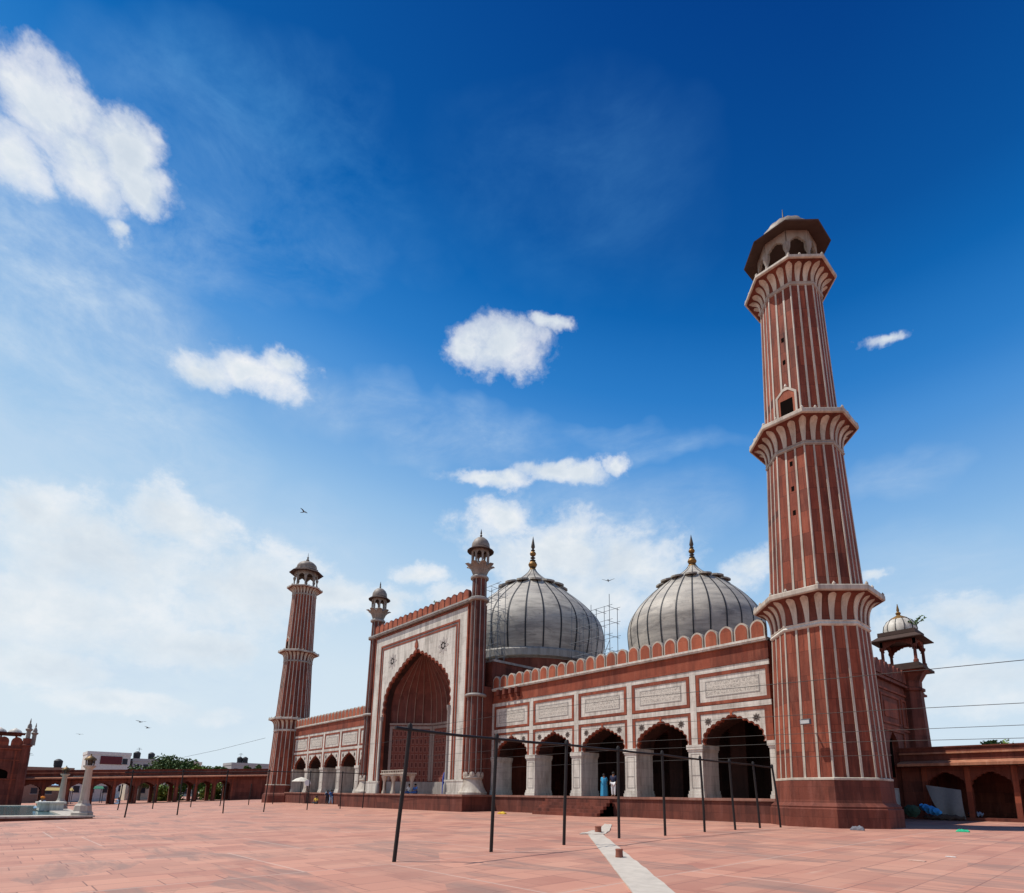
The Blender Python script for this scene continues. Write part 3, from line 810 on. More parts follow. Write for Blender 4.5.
mb = MB(); mb.lathe([(1.22,15.62),(1.28,15.9),(1.2,16.3),(.95,16.7),(.55,16.95),(.30,17.02)],28,c=(CX,CY),rmod=lambda i:1+.02*(1 if i%2 else -1)); cd = mb.build('chhatri_dome', WHITE, HALL, smooth=True)
mb = MB()
for k in range(12):
    a = 2*pi*k/12
    mb.tube([(CX+r*cos(a),CY+r*sin(a),z) for r,z in ((1.24,15.65),(1.30,15.9),(1.22,16.3),(.97,16.7),(.6,16.93))], .035, 5)
mb.build('dark_stripes', BLACK, cd)
mb = MB(); mb.lathe([(.75,16.84),(.62,17.0),(.25,17.2),(.14,17.3),(.22,17.45),(.08,17.6),(.12,17.72),(.02,18.3)],12,c=(CX,CY)); mb.build('gilt_finial', GOLD, cd, smooth=True)

# ------------------------------------------------------------------ side arcades
def arcade(name, label, T, L, pitch, a0, hw, zs, za, H, depth, closed, base=0.0, n=None, chh=.9, blank=()):
    """T maps (along, depth(+ inward), z) to world; arches from a0 every pitch"""
    root = thing(name, T(0,0,0), label, 'arcade')
    nn = n; mb = MB(T); x = 0
    edges = [a0+i*pitch for i in range(nn+1)]
    if a0 > .01: mb.box(0,a0-.002,0,.7,base-1.5,H-1.45)
    for i in range(nn):
        c = edges[i]+pitch/2
        if i in blank: mb.box(edges[i],edges[i+1]-.001,0,.7,base-1.5,H-1.45); continue
        ar = arch_curve(hw, zs, za, 5, .07, cx=c, per=3, tip=.2)
        mb.prism([(edges[i],base-1.5),(edges[i],H-1.45),(edges[i+1]-.001,H-1.45),(edges[i+1]-.001,base-1.5),(ar[0][0],base-1.5)]+ar+[(ar[-1][0],base-1.5)], 0, .7)
    if L > edges[-1]: mb.box(edges[-1]+.001,L,0,.7,base-1.5,H-1.45)
    mb.build('arch_wall', REDD, root)
    mb = MB(T)
    for i in range(nn):
        if i in blank: continue
        c = edges[i]+pitch/2
        for q in (edges[i]+.03,):
            mb.box(q-.16,q+.16,-.08,0,base-1,H-1.5)
        mb.box(edges[i]+.25,edges[i]+pitch-.2,-.05,0,za+.35,za+.43)
    mb.build('flat_pilasters', RED, root)
    mb = MB(T)     # sloped eave slab
    P_ = [(-chh-.05,H-1.46),(-chh-.05,H-1.26),(.0,H-1.02),(.0,H-1.30)]
    mb.add([(x_,y_,z_) for x_ in (0,L) for y_,z_ in P_],[(0,1,2,3),(7,6,5,4)]+[(i,(i+1)%4,4+(i+1)%4,4+i) for i in range(4)])
    mb.build('eave', EAVL, root)
    mb = MB(T); mb.box(0,L,-.02,.7,H-1.0,H-.55); mb.box(0,L,-.04,.6,H-.42,H-.1); mb.box(0,L,-.12,.64,H-.1,H)
    mb.build('parapet', REDD, root)
    mb = MB(T); mb.box(0,L,-.16,.7,H-.55,H-.42); mb.build('string_course', EAVL, root)
    mb = MB(T); mb.box(0,L,.7,depth+.7,H-1.45,H-1.02); mb.build('roof', REDD, root)
    mb = MB(T)
    if closed: mb.box(0,L,depth,depth+.6,base-1.5,H-1.46); mb.build('back_wall', REDD, root)
    else:
        for i in range(nn):
            c = edges[i]+pitch/2
            ar = arch_curve(hw, zs, za, 5, .07, cx=c, per=3, tip=.2)
            if i in blank: mb.box(edges[i],edges[i+1]-.001,depth,depth+.6,base-1.5,H-1.46); continue
            mb.prism([(edges[i],base-1.5),(edges[i],H-1.46),(edges[i+1]-.001,H-1.46),(edges[i+1]-.001,base-1.5),(ar[0][0],base-1.5)]+ar+[(ar[-1][0],base-1.5)], depth, depth+.6)
        if a0 > .01: mb.box(0,a0-.002,depth,depth+.6,base-1.5,H-1.46)
        if L > edges[-1]: mb.box(edges[-1]+.001,L,depth,depth+.6,base-1.5,H-1.46)
        mb.build('rear_arch_wall', REDD, root)
    mb = MB(T); mb.box(0,L,-.5,depth+.6,base-1.5,base+.22); mb.build('floor', REDD, root)
    return root
arcade('arcade', 'low red sandstone arcade in shade running right from behind the near minaret', lambda a,d,z: (38.43+a,18.0+d,z), 30, 2.66, 1.45, 1.17, 2.5, 3.65, 5.55, 5, True, .25, 10)
# far south arcade follows the slightly sloping court
def TS(a,d,z): return (-67.0-d, 9.0-a, z-.045*a)
arcade('arcade', 'long far red arcade with open arches left of the far minaret', TS, 78, 3.0, 8.6, 1.22, 2.9, 4.0, 6.15, 4.2, False, .18, 22, blank=())

# ------------------------------------------------------------------ south gatehouse
GX, GY, GB = -61.0, -29.7, -1.2
g = thing('gatehouse', (GX,GY,GB), 'two-storey red gatehouse with battlements and white pinnacles at the left edge', 'gatehouse')
f = lambda x,y,z: (GX-y, GY-x, GB+z*.82)      # x to the left along the front, y inward
mb = MB(f)
ar1 = arch_curve(1.9, 2.6, 4.2, 1, .02, cx=5.0); ar2 = arch_curve(1.55, 6.0, 7.0, 1, .02, cx=3.0)
mb.prism([(0,-.5),(0,4.9),(22,4.9),(22,-.5),(6.9,-.5)]+ar1+[(3.1,-.5)], 0, 1.0)
mb.prism([(0,4.9),(0,11.2),(22,11.2),(22,4.9)]+[(ar2[0][0],4.9)]+ar2+[(ar2[-1][0],4.9)], 0, 1.0) if False else None
mb.prism([(0,5.2),(0,10.9),(22,10.9),(22,5.2),(4.55,5.2)]+ar2+[(1.45,5.2)], 0, 1.0); mb.box(0,22,0.02,1.0,4.9,5.2)
mb.box(0,1.0,1.0,9,-.5,10.9); mb.box(21,22,1.0,9,-.5,10.9); mb.box(1,21,8.4,9,-.5,10.9); mb.box(1,21,1.0,8.4,10.4,10.9)
mb.build('wall', REDD, g)
mb = MB(f); mb.box(-.05,22,-.12,0,4.95,5.12); mb.box(-.05,22,-.12,0,8.3,8.45); mb.box(-.05,22,-.2,0,10.2,10.4); mb.box(.9,1.1,-.08,0,0,10); mb.box(5.4,5.6,-.08,0,5.2,10); mb.build('string_courses', RED, g)
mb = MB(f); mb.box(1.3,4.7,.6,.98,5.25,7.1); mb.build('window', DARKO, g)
mb = MB(f); mb.lathe([(.62,-.5),(.55,10.8),(.7,10.9),(.7,11.1),(.5,11.2),(.5,12.3)],8,c=(0,.1)); mb.build('corner_shaft', REDD, g)
mb = MB(f)
for (px_,py_,h) in ((.0,.1,3.3),(-.75,1.6,2.7),(8.0,4,3.2)):
    z = 11.2
    mb.lathe([(.26,z),(.26,z+h*.72),(.38,z+h*.75),(.44,z+h*.84),(.26,z+h*.88),(.26,z+h),(.16,z+h+.4),(.06,z+h+.55),(.10,z+h+.7),(.02,z+h+1.4)],10,c=(px_,py_))
    mb.build('pinnacle', KIOSK, g, smooth=True); mb = MB(f)
mb = MB(f)
for i in range(14):
    x = 1.1+i*1.45
    mb.prism([(x-.62,10.9),(x-.62,11.7),(x-.5,12.1),(x-.25,12.35),(x,12.45),(x+.25,12.35),(x+.5,12.1),(x+.62,11.7),(x+.62,10.9)], .1, .5)
mb.build('battlements', RED, g)
mb = MB(f)
for i in range(6):
    x = 1.2+i*1.7; mb.box(x-.12,x+.12,3.2,3.45,10.9,13.0)
mb.box(.6,12,2.8,6,13.0,13.3); mb.box(.2,12.4,2.4,6.4,13.3,13.42); mb.build('roof_pavilion', REDD, g)
mb = MB(f)
for i in range(7): mb.lathe([(.78,13.4),(.82,13.6),(.66,13.95),(.3,14.2),(.03,14.4)],14,c=(1.4+i*1.75,4.2))
mb.build('small_domes', WHITE, g, smooth=True)

# ------------------------------------------------------------------ awning pole frames
def frame(label, pts, H, r, lean, beam=True):
    x0,y0 = pts[0][:2]; root = thing('awning_frame', (x0,y0,gz(x0,y0)), label, 'pole frame', 'bare awning frames in the courtyard')
    tops = []
    for i,(x,y,h) in enumerate(pts):
        z = gz(x,y); lx, ly = lean[i%len(lean)]
        mb = MB(); bend = .04*((i*7)%3-1)
        t = (x+lx,y+ly,z+h); tops.append(t)
        mb.tube([(x,y,z-.1),(x+lx*.25+bend,y+ly*.25-bend,z+h*.3),(x+lx*.65+bend,y+ly*.65-bend,z+h*.65),t], r, 8)
        mb.lathe([(r*1.25,z+h-.08),(r*1.3,z+h+.04),(r*.6,z+h+.1)],8,c=(x+lx,y+ly))
        mb.build('pole', METAL, root, smooth=True)
    if beam:
        mb = MB()
        for a,b in zip(tops[:-1],tops[1:]):
            a = Vector(a)-Vector((0,0,.07)); b = Vector(b)-Vector((0,0,.07)); m_ = (a+b)/2-Vector((0,0,.015))
            mb.tube([a,m_,b], r*.8, 8)
        a = Vector(tops[0]); b = Vector(tops[1]); e = a+(a-b)*.14-Vector((0,0,.03))
        mb.tube([a-Vector((0,0,.07)),e-Vector((0,0,.03))], r*.9, 8)
        mb.build('crossbar', METAL, root, smooth=True)
    return root
R1 = [(38.78,-25.54,3.38),(38.55,-22.26,3.35),(38.41,-19.09,3.36),(37.9,-15.6,3.36),(38.3,-13.2,3.28),(38.2,-10.1,3.2),(38.4,-7.8,3.15),(38.5,-5.6,3.1),(38.85,-4.15,3.0)]
frame('nearest bare black awning frame of nine leaning poles under one long crossbar', R1, 3, .052, [(.15,.16),(.05,.06),(.06,.06),(.01,.01),(-.02,-.02),(-.05,-.05),(-.08,-.08),(-.11,-.11),(-.16,-.16)])
R2 = [(0.23,-25.55,3.3),(-1.5,-21.87,3.45),(-2.0,-18.43,3.5),(-2.4,-15.06,3.6),(-4.0,-10.59,3.6),(-4.3,-7.17,3.6),(-4.1,-4.9,3.55)]
frame('middle row of thin black awning poles crossing in front of the portal and left wing', R2, 3.5, .05, [(.1,.1),(.0,.05),(-.1,.05)])
R3 = [(-24.62,-22.59,2.6),(-24.9,-19.38,2.6),(-27.0,-15.18,2.6),(-28.0,-11.76,2.6),(-29.0,-8.17,2.6),(-30.0,-4.8,2.6)]
frame('farthest row of short black awning poles near the left minaret', R3, 2.6, .055, [(.1,.1),(.0,.05)], beam=False)

# cables
def cable(label, pts, r=.016):
    mb = MB(); out = []
    for i in range(len(pts)-1):
        for k in range(6):
            t = k/6
            out.append(tuple(pts[i][q]+(pts[i+1][q]-pts[i][q])*t for q in range(3)))
    out.append(pts[-1])
    mb.tube(out, r*.75, 5)
    o = mb.build('cable', METAL, None, loc=pts[0])
    tag(o, label, 'cable', 'cables strung across the courtyard')
def crow(zs_, y=-6.0): return [(x,y,z) for x,z in zs_]
cable('highest cable crossing in front of the near minaret just under its lowest balcony', crow([(9.0,7.35),(22.28,7.46),(30.42,7.40),(39.81,7.08),(44.2,6.92),(49.26,6.76),(66,6.9)]), .02)
cable('second highest cable crossing the near minaret, above its lamp', crow([(9,6.0),(19.02,5.9),(34.61,5.67),(43.99,5.38),(49.07,5.18),(66,5.1)]), .017)
cable('third highest cable crossing the near minaret, just under its lamp', crow([(9,4.8),(19.06,4.87),(28.72,4.83),(39.63,4.63),(48.98,4.38),(66,4.3)]), .015)
cable('fourth highest cable crossing the near minaret', crow([(9,4.2),(19.09,4.3),(28.72,4.36),(39.6,4.2),(48.92,3.91),(66,3.8)]), .015)
cable('lowest cable running at pole height across the near minaret shaft', crow([(14,3.55),(28,3.62),(38,3.6),(43,3.5),(44.6,3.46)]), .013)
cable('far thin cable sloping from the left minaret over the far arcade', [(-39.9,-3.4,9.6),(-52,-6.5,8.2),(-66,-9.8,7.0)], .03)
cable('thin cable strung across the portal at mid niche height', [(-9,-6,6.6),(0,-6.2,6.35),(9,-6,6.5),(16,-6,6.9)], .018)

# ------------------------------------------------------------------ white cloth runner, weights, litter
MAT = flat('dusty_white_cloth', (.47,.41,.345), .95, 0, .3, 3)
def strip(label, L, R, n=30, amp=.012):
    mb = MB(); pts = []
    for i in range(n+1):
        t = i/n
        def at(P_):
            q = t*(len(P_)-1); k = min(int(q),len(P_)-2); f_ = q-k
            return (P_[k][0]+(P_[k+1][0]-P_[k][0])*f_, P_[k][1]+(P_[k+1][1]-P_[k][1])*f_)
        a, b = at(L), at(R)
        for j in range(5):
            s = j/4; x = a[0]+(b[0]-a[0])*s; y = a[1]+(b[1]-a[1])*s
            h = gz(x,y)+.012+amp*(1+sin(i*1.7+j*2.1)+.5*sin(i*.6+j))
            pts.append((x,y,h))
    m_ = len(pts)
    pts += [(x,y,gz(x,y)+.003) for x,y,z in pts]
    fs = []
    for i in range(n):
        for j in range(4):
            q = (i*5+j, i*5+j+1, (i+1)*5+j+1, (i+1)*5+j); fs.append(q); fs.append(tuple(k+m_ for k in q[::-1]))
        for j in (0,4): fs.append((i*5+j,(i+1)*5+j,(i+1)*5+j+m_,i*5+j+m_))
    for i in (0,n):
        for j in range(4): fs.append((i*5+j,i*5+j+1,i*5+j+1+m_,i*5+j+m_))
    mb.add(pts, fs)
    o = mb.build('cloth_runner', MAT, None, loc=(L[0][0],L[0][1],gz(*L[0])), smooth=True)
    return tag(o, label, 'cloth runner', 'white cloth on the paving')
strip('long straight white cloth runner on the paving in the foreground', [(35.94,-15.17),(39.48,-18.68),(41.76,-20.93),(43.39,-22.55),(45.52,-24.66),(48.2,-27.3)], [(36.36,-14.72),(39.93,-18.2),(42.23,-20.42),(43.86,-22.0),(46.04,-24.11),(48.75,-26.75)])
strip('crumpled end of white cloth bent toward the hall steps', [(35.5,-15.2),(34.4,-13.0),(31.6,-9.0)], [(36.3,-14.6),(35.1,-12.8),(32.0,-8.9)], 12, .018)
STN = flat('red_stone_weight', (.24,.085,.055), .85)
def weight(label, x, y, r, h):
    mb = MB(); z = gz(x,y)
    mb.lathe([(r*1.02,z+.02),(r*1.06,z+.05),(r*1.0,z+.09),(r*.96,z+h*.78),(r*1.03,z+h*.84),(r*1.03,z+h*.95),(r*.93,z+h)],14,c=(x,y))
    o = mb.build('stone_weight', STN, None, loc=(x,y,z)); tag(o, label, 'stone weight', 'red stones holding the cloth')
weight('larger red stone cylinder standing on the long white runner', 42.0,-20.66,.10,.24)
weight('smaller red stone cylinder on the crumpled far end of white cloth', 35.3,-13.8,.14,.27)
def scrap(name, label, x, y, s, mat, n=9, cat='litter', h=.12):
    rnd = random.Random(int(x*100)); mb = MB(); z = gz(x,y); pts=[]; 
    for j in range(n):
        for i in range(n):
            u = (i/(n-1)-.5)*s*2.2; v = (j/(n-1)-.5)*s
            d = max(0,1-((2*i/(n-1)-1)**4+(2*j/(n-1)-1)**4)*.5)
            pts.append((x+u+rnd.uniform(-.06,.06)*s, y+v+rnd.uniform(-.06,.06)*s, z+.01+d*h*s*(.4+.6*abs(sin(i*1.3+j*.9)+rnd.uniform(-.4,.4)))))
    k = n*n; pts += [(a,b,z+.004) for a,b,c in pts]
    fs = []
    for j in range(n-1):
        for i in range(n-1):
            q = (j*n+i,j*n+i+1,(j+1)*n+i+1,(j+1)*n+i); fs += [q, tuple(t+k for t in q[::-1])]
    for i in range(n-1):
        fs += [(i,i+1,i+1+k,i+k),((n-1)*n+i,(n-1)*n+i+1,(n-1)*n+i+1+k,(n-1)*n+i+k),(i*n,(i+1)*n,(i+1)*n+k,i*n+k),(i*n+n-1,(i+1)*n+n-1,(i+1)*n+n-1+k,i*n+n-1+k)]
    mb.add(pts, fs)
    o = mb.build(name, mat, None, loc=(x,y,z)); tag(o, label, cat)
scrap('plastic_bag', 'small green plastic bag lying in the shade right of the near minaret', 45.6,-.46,.22, cloth('green_plastic',(.03,.42,.22)), h=.5)
scrap('paper_scrap', 'flat white paper scrap on the paving at the right', 47.9,-13.6,.11, cloth('white_paper',(.58,.54,.50)))
scrap('paper_scrap', 'pale dusty paper scrap left of the white one at right', 47.55,-15.4,.17, cloth('dusty_paper',(.50,.33,.26)))
scrap('plastic_bag', 'grey plastic bag with white edge against the near minaret base', 42.15,-3.45,.26, cloth('grey_plastic',(.16,.16,.18)), h=.7)
scrap('plastic_scrap', 'small yellow scrap beside the hall plinth left of steps', 17.3,-4.2,.34, cloth('yellow_plastic',(.65,.42,.05)), h=.5)

# tarpaulin, board and bundle by the right arcade
mb = MB(); n = 12; pts = []
for j in range(n+1):
    for i in range(n+1):
        u, v = i/n, j/n                 # u along the wall, v down
        xt = 40.15+u*2.1; zt = 2.72-.35*u
        xb = 41.2+u*1.25; zb_ = .55-.2*u
        x = xt+(xb-xt)*v; z = zt+(zb_-zt)*v - .28*sin(pi*v)*(1-u*.4)
        y = 17.1-.55*v-.25*sin(pi*v)-.06*sin(u*9+v*3)
        pts.append((x,y,z))
m_ = len(pts); pts += [(x,y+.02,z) for x,y,z in pts]
fs = []
for j in range(n):
    for i in range(n):
        q = (j*(n+1)+i,j*(n+1)+i+1,(j+1)*(n+1)+i+1,(j+1)*(n+1)+i); fs += [q, tuple(t+m_ for t in q[::-1])]
mb.add(pts, fs)
o = mb.build('tarpaulin', cloth('grey_canvas',(.20,.19,.18)), None, loc=(41.5,16.8,.4), smooth=True); tag(o, 'pale grey sheet hanging slack from the first arch of the right arcade', 'tarpaulin')
o = MB(); o.box(39.3,39.36,11.6,13.3,.3,2.35); o.box(39.3,39.42,11.55,11.6,.3,2.4); o.box(39.3,39.42,13.3,13.35,.3,2.4); o.box(39.3,39.42,11.55,13.35,2.35,2.42)
o = o.build('notice_board', flat('grey_board',(.30,.285,.26),.8), None, loc=(39.3,12.4,.25)); tag(o, 'grey board leaning at the shaded end wall behind the near minaret', 'board')
def bundle(label, x, y, z, L, r, ang, tilt, mat, name='cloth_bundle', cat='bundle'):
    mb = MB(); k = 14; pth = []
    for i in range(k+1):
        t = i/k-.5; pth.append((x+L*t*cos(ang), y+L*t*sin(ang), z+L*t*tilt+.05*sin(i*1.9)))
    pts = []
    b = len(mb.v)
    rr = [r*(sin(pi*min(max((i+.6)/(k+1.2),0),1))**.45)*(1+.16*sin(i*2.3)) for i in range(k+1)]
    fs = []
    for i,p in enumerate(pth):
        for q in range(10):
            a = 2*pi*q/10; w = rr[i]*(1+.1*sin(q*3+i))
            pts.append((p[0]-sin(ang)*cos(a)*w, p[1]+cos(ang)*cos(a)*w, p[2]+sin(a)*w*.85))
    for i in range(k):
        for q in range(10): fs.append((i*10+q,i*10+(q+1)%10,(i+1)*10+(q+1)%10,(i+1)*10+q))
    fs += [list(range(9,-1,-1)), [k*10+q for q in range(10)]]
    mb.add(pts, fs)
    o = mb.build(name, mat, None, loc=(x,y,z-r), smooth=True); tag(o, label, cat)
bundle('bright blue tarpaulin bundle lying at the foot of the shaded end wall', 40.7,15.2,1.0,1.7,.30,-.6,-.25, cloth('blue_tarp',(.05,.28,.60)))
bundle('dark green cloth bundle in front of the grey board', 40.2,12.8,.95,1.1,.42,-.9,0, cloth('dark_green_cloth',(.03,.06,.04)))
bundle('heap of dark brown sacks under the hanging grey sheet', 41.2,16.4,.45,2.4,.24,.1,0, cloth('brown_sacking',(.08,.05,.04)))
bundle('pale bluish bundle inside the first arch of right arcade', 42.6,18.9,.7,.9,.2,.1,0, cloth('pale_blue_cloth',(.25,.30,.42)))

# floodlight on the near minaret
fl = thing('floodlight', (39.95,-2.6,5.5), 'small grey floodlight fixed to the front of near minaret shaft', 'floodlight')
mb = MB(); mb.box(39.7,40.2,-2.98,-2.78,5.4,5.64); mb.build('lamp_housing', STEEL, fl)
mb = MB(); mb.tube([(39.95,-2.78,5.5),(39.95,-2.4,5.5)],.05,6); mb.tube([(39.72,-2.8,5.67),(40.18,-2.8,5.67)],.03,6); mb.build('bracket', METAL, fl)
mb = MB(); mb.box(39.73,40.17,-2.995,-2.98,5.43,5.61); mb.build('lens', flat('dull_glass',(.45,.45,.43),.3), fl)

# ------------------------------------------------------------------ marble platform before the portal
dk = thing('marble_platform', (-.6,-3.1,PT), 'small white marble platform on legs standing before the portal niche', 'platform')
mb = MB(); mb.box(-2.75,1.75,-3.85,-2.3,3.52,3.66); mb.box(-2.62,1.62,-3.75,-2.4,3.36,3.52)
mb.build('platform_top', WHITC, dk)
mb = MB()
for x in [-2.6+i*.35 for i in range(13)]: mb.box(x-.04,x+.04,-3.80,-3.74,3.66,3.86)
mb.box(-2.72,1.72,-3.82,-3.72,3.86,3.93); mb.build('railing', WHITC, dk)
for x in (-2.35,-.5,1.35):
    for y in (-3.55,-2.6):
        mb = MB(); mb.lathe([(.24,PT),(.22,PT+.2),(.14,PT+.35),(.13,PT+1.15),(.22,PT+1.4),(.34,PT+1.75)],8,c=(x,y)); mb.build('leg', WHITC, dk, smooth=True)

# ------------------------------------------------------------------ ablution pool at the left
def zc_(x,y): return gz(x,y)
PXR, PYR = 0.2, -27.4
pool = thing('pool', (PXR,PYR,-.4), 'stone-edged ablution pool with white marble rim at left', 'pool')
mb = MB(); mb.box(-34,PXR,-60,PYR,-1.2,-.25) ; mb.build('basin_wall', REDD, pool)
mb = MB(); mb.box(-34,PXR+.1,PYR-1.6,PYR+.1,-.25,-.13); mb.box(-1.7,PXR+.1,-60,PYR-1.6,-.25,-.13); mb.box(-34.1,-32.4,-60,PYR-1.6,-.25,-.13)
mb.build('marble_rim', WHITC, pool)
wm, nt, b = newmat('pool_water'); b.inputs['Base Color'].default_value = (.10,.20,.20,1); b.inputs['Roughness'].default_value = .06
bump(nt, b, noise(nt, coords(nt), 2.2, 3, .5), .15, .05)
mb = MB(); mb.box(-32.4,-1.7,-60,PYR-1.6,-.25,-.19); mb.build('pool_water', wm, pool)
def lamp(label, x, y, z, H):
    r = thing('lamp_pillar', (x,y,z), label, 'lamp pillar', 'lamp pillars at the pool corners')
    k = H/5.4
    mb = MB(); mb.lathe([(.85*k,z),(.85*k,z+.25*k),(.72*k,z+.35*k),(.66*k,z+.85*k),(.46*k,z+1.05*k),(.40*k,z+1.3*k)],8,c=(x,y),rot=ORT); mb.build('pedestal', LAMPS, r)
    mb = MB(); mb.lathe([(.36*k,z+1.25*k),(.27*k,z+4.1*k),(.34*k,z+4.2*k),(.50*k,z+4.35*k),(.50*k,z+4.45*k)],16,c=(x,y)); mb.build('column', LAMPS, r, smooth=True)
    mb = MB()
    for q in range(6):
        a = 2*pi*q/6; mb.tube([(x+.33*k*cos(a),y+.33*k*sin(a),z+4.45*k),(x+.38*k*cos(a),y+.38*k*sin(a),z+4.95*k)],.03*k,5)
    mb.lathe([(.2*k,z+4.45*k),(.24*k,z+4.95*k)],6,c=(x,y)); ln = mb.build('lantern', BRNZ, r)
    mb = MB(); mb.lathe([(.48*k,z+4.93*k),(.44*k,z+5.08*k),(.24*k,z+5.25*k),(.06*k,z+5.35*k),(.05*k,z+5.5*k)],12,c=(x,y)); mb.build('lantern_cap', flat('dull_brass',(.16,.10,.04),.5,.5), ln, smooth=True)
lamp('nearer and taller white lamp pillar at the pool corner', -.75,-27.95,-.14,4.25)
lamp('farther white lamp pillar standing behind the stone bench', -18.5,-27.9,-.14,3.9)
mb = MB(); mb.box(-15.4,-12.6,-29.7,-28.1,-.13,.45); mb.box(-15.55,-12.45,-29.85,-27.95,.45,.58)
o = mb.build('stone_bench', WHITE, None, loc=(-14,-28.8,-.13)); tag(o, 'white marble block bench on the pool rim between the lamp pillars', 'bench')

# ------------------------------------------------------------------ people
def skin_obj(name, verts, edges, radii, mat, parent, root=0, sub=1):
    me = bpy.data.meshes.new(name); me.from_pydata(verts, edges, []); me.materials.append(mat)
    o = bpy.data.objects.new(name, me); COL.objects.link(o); o.parent = parent
    sk = o.modifiers.new('skin','SKIN'); sk.use_smooth_shade = True
    lay = me.skin_vertices[0] if me.skin_vertices else None
    if lay is None:
        bm = bmesh.new(); bm.from_mesh(me); bm.verts.layers.skin.verify(); bm.to_mesh(me); bm.free(); lay = me.skin_vertices[0]
    for i,r in enumerate(radii):
        lay.data[i].radius = (r,r) if not isinstance(r,tuple) else r
        lay.data[i].use_root = (i == root)
    s = o.modifiers.new('sub','SUBSURF'); s.levels = sub; s.render_levels = sub
    return o
def person(label, loc, rotz, top, bottom, pose='stand', head=HAIR, robe=None, turban=None, H=1.68, group=None):
    r = thing('person', loc, label, 'person', group); r.rotation_euler = (0,0,rotz); k = H/1.68
    sit = pose == 'sit'
    if sit:   # cross-legged on the ground
        J = {'pel':(0,0,.14),'chest':(0,.02,.50),'neck':(0,.0,.66),'head':(0,-.03,.80),'crown':(0,-.02,.90),
             'sL':(.18,.02,.60),'eL':(.26,-.08,.38),'wL':(.18,-.26,.28),'fL':(.12,-.33,.26),'sR':(-.18,.02,.60),'eR':(-.26,-.08,.38),'wR':(-.18,-.26,.28),'fR':(-.12,-.33,.26),
             'hL':(.10,0,.12),'kL':(.36,-.28,.14),'aL':(-.02,-.36,.07),'tL':(-.14,-.38,.06),'hR':(-.10,0,.12),'kR':(-.36,-.28,.14),'aR':(.04,-.30,.07),'tR':(.16,-.30,.06)}
    else:
        st = .22 if pose == 'walk' else .03
        J = {'pel':(0,0,.92),'chest':(0,.0,1.25),'neck':(0,.01,1.42),'head':(0,-.02,1.55),'crown':(0,-.01,1.63),
             'sL':(.18,.01,1.36),'eL':(.23,.06 if pose!='walk' else .12,1.09),'wL':(.22,-.08,.86),'fL':(.21,-.12,.77),'sR':(-.18,.01,1.36),'eR':(-.23,.05,1.09),'wR':(-.21,-.12 if pose!='hold' else -.24,.88 if pose!='hold' else 1.12),'fR':(-.19,-.17 if pose!='hold' else -.32,.80 if pose!='hold' else 1.15),
             'hL':(.09,0,.88),'kL':(.10,-st*.7,.48),'aL':(.10,-st,.08),'tL':(.11,-st-.16,.035),'hR':(-.09,0,.88),'kR':(-.10,st*.2,.48),'aR':(-.10,st,.08),'tR':(-.11,st-.16,.035)}
    R = {'pel':.13,'chest':.135,'neck':.055,'head':.098,'crown':.072,'sL':.065,'eL':.045,'wL':.032,'fL':.030,'sR':.065,'eR':.045,'wR':.032,'fR':.030,'hL':.09,'kL':.06,'aL':.04,'tL':.033,'hR':.09,'kR':.06,'aR':.04,'tR':.033}
    ks = list(J); E = [('pel','chest'),('chest','neck'),('neck','head'),('head','crown')]
    for s in 'LR': E += [('chest','s'+s),('s'+s,'e'+s),('e'+s,'w'+s),('w'+s,'f'+s),('pel','h'+s),('h'+s,'k'+s),('k'+s,'a'+s),('a'+s,'t'+s)]
    sc_ = lambda p: tuple(c*k for c in p)
    skin_obj('body', [sc_(J[q]) for q in ks], [(ks.index(a),ks.index(b)) for a,b in E], [R[q]*k for q in ks], SKIN, r)
    def sub(name, keys, edges, grow, mat, over=None):
        v = [sc_((over or {}).get(q, J[q])) for q in keys]
        skin_obj(name, v, [(keys.index(a),keys.index(b)) for a,b in edges], [(R[q]+grow)*k for q in keys], mat, r)
    sub('shirt', ['pel','chest','sL','eL','sR','eR'], [('pel','chest'),('chest','sL'),('sL','eL'),('chest','sR'),('sR','eR')], .028, top)
    if robe is None:
        sub('trousers', ['pel','hL','kL','aL','hR','kR','aR'], [('pel','hL'),('hL','kL'),('kL','aL'),('pel','hR'),('hR','kR'),('kR','aR')], .026, bottom)
    else:
        mb = MB(); n = 20; 
        prof = [(.29,.03),(.28,.30),(.26,.65),(.25,.95),(.24,1.15),(.17,1.32)] if not sit else [(.46,.02),(.42,.14),(.26,.26),(.2,.45)]
        mb.lathe([(a*k,z*k) for a,z in prof], n, rmod=lambda i: 1+.07*sin(i*2.2))
        me = mb.mesh('long_skirt', robe, (0,0,0), True); o = bpy.data.objects.new('long_skirt', me); COL.objects.link(o); o.parent = r
    mb = MB(); hx, hy, hz = sc_(J['head']); hz += .035*k
    if turban: mb.lathe([(.10*k,hz-.01),(.145*k,hz+.03*k),(.15*k,hz+.08*k),(.11*k,hz+.14*k),(.03*k,hz+.16*k)],12,c=(hx,hy+.01))
    else: mb.lathe([(.104*k,hz-.05*k),(.112*k,hz),(.105*k,hz+.05*k),(.07*k,hz+.095*k),(.02*k,hz+.11*k)],12,c=(hx,hy+.022*k))
    nm = 'turban' if turban else 'hair'
    me = mb.mesh(nm, turban or head, (0,0,0), True); o = bpy.data.objects.new(nm, me); COL.objects.link(o); o.parent = r
    return r
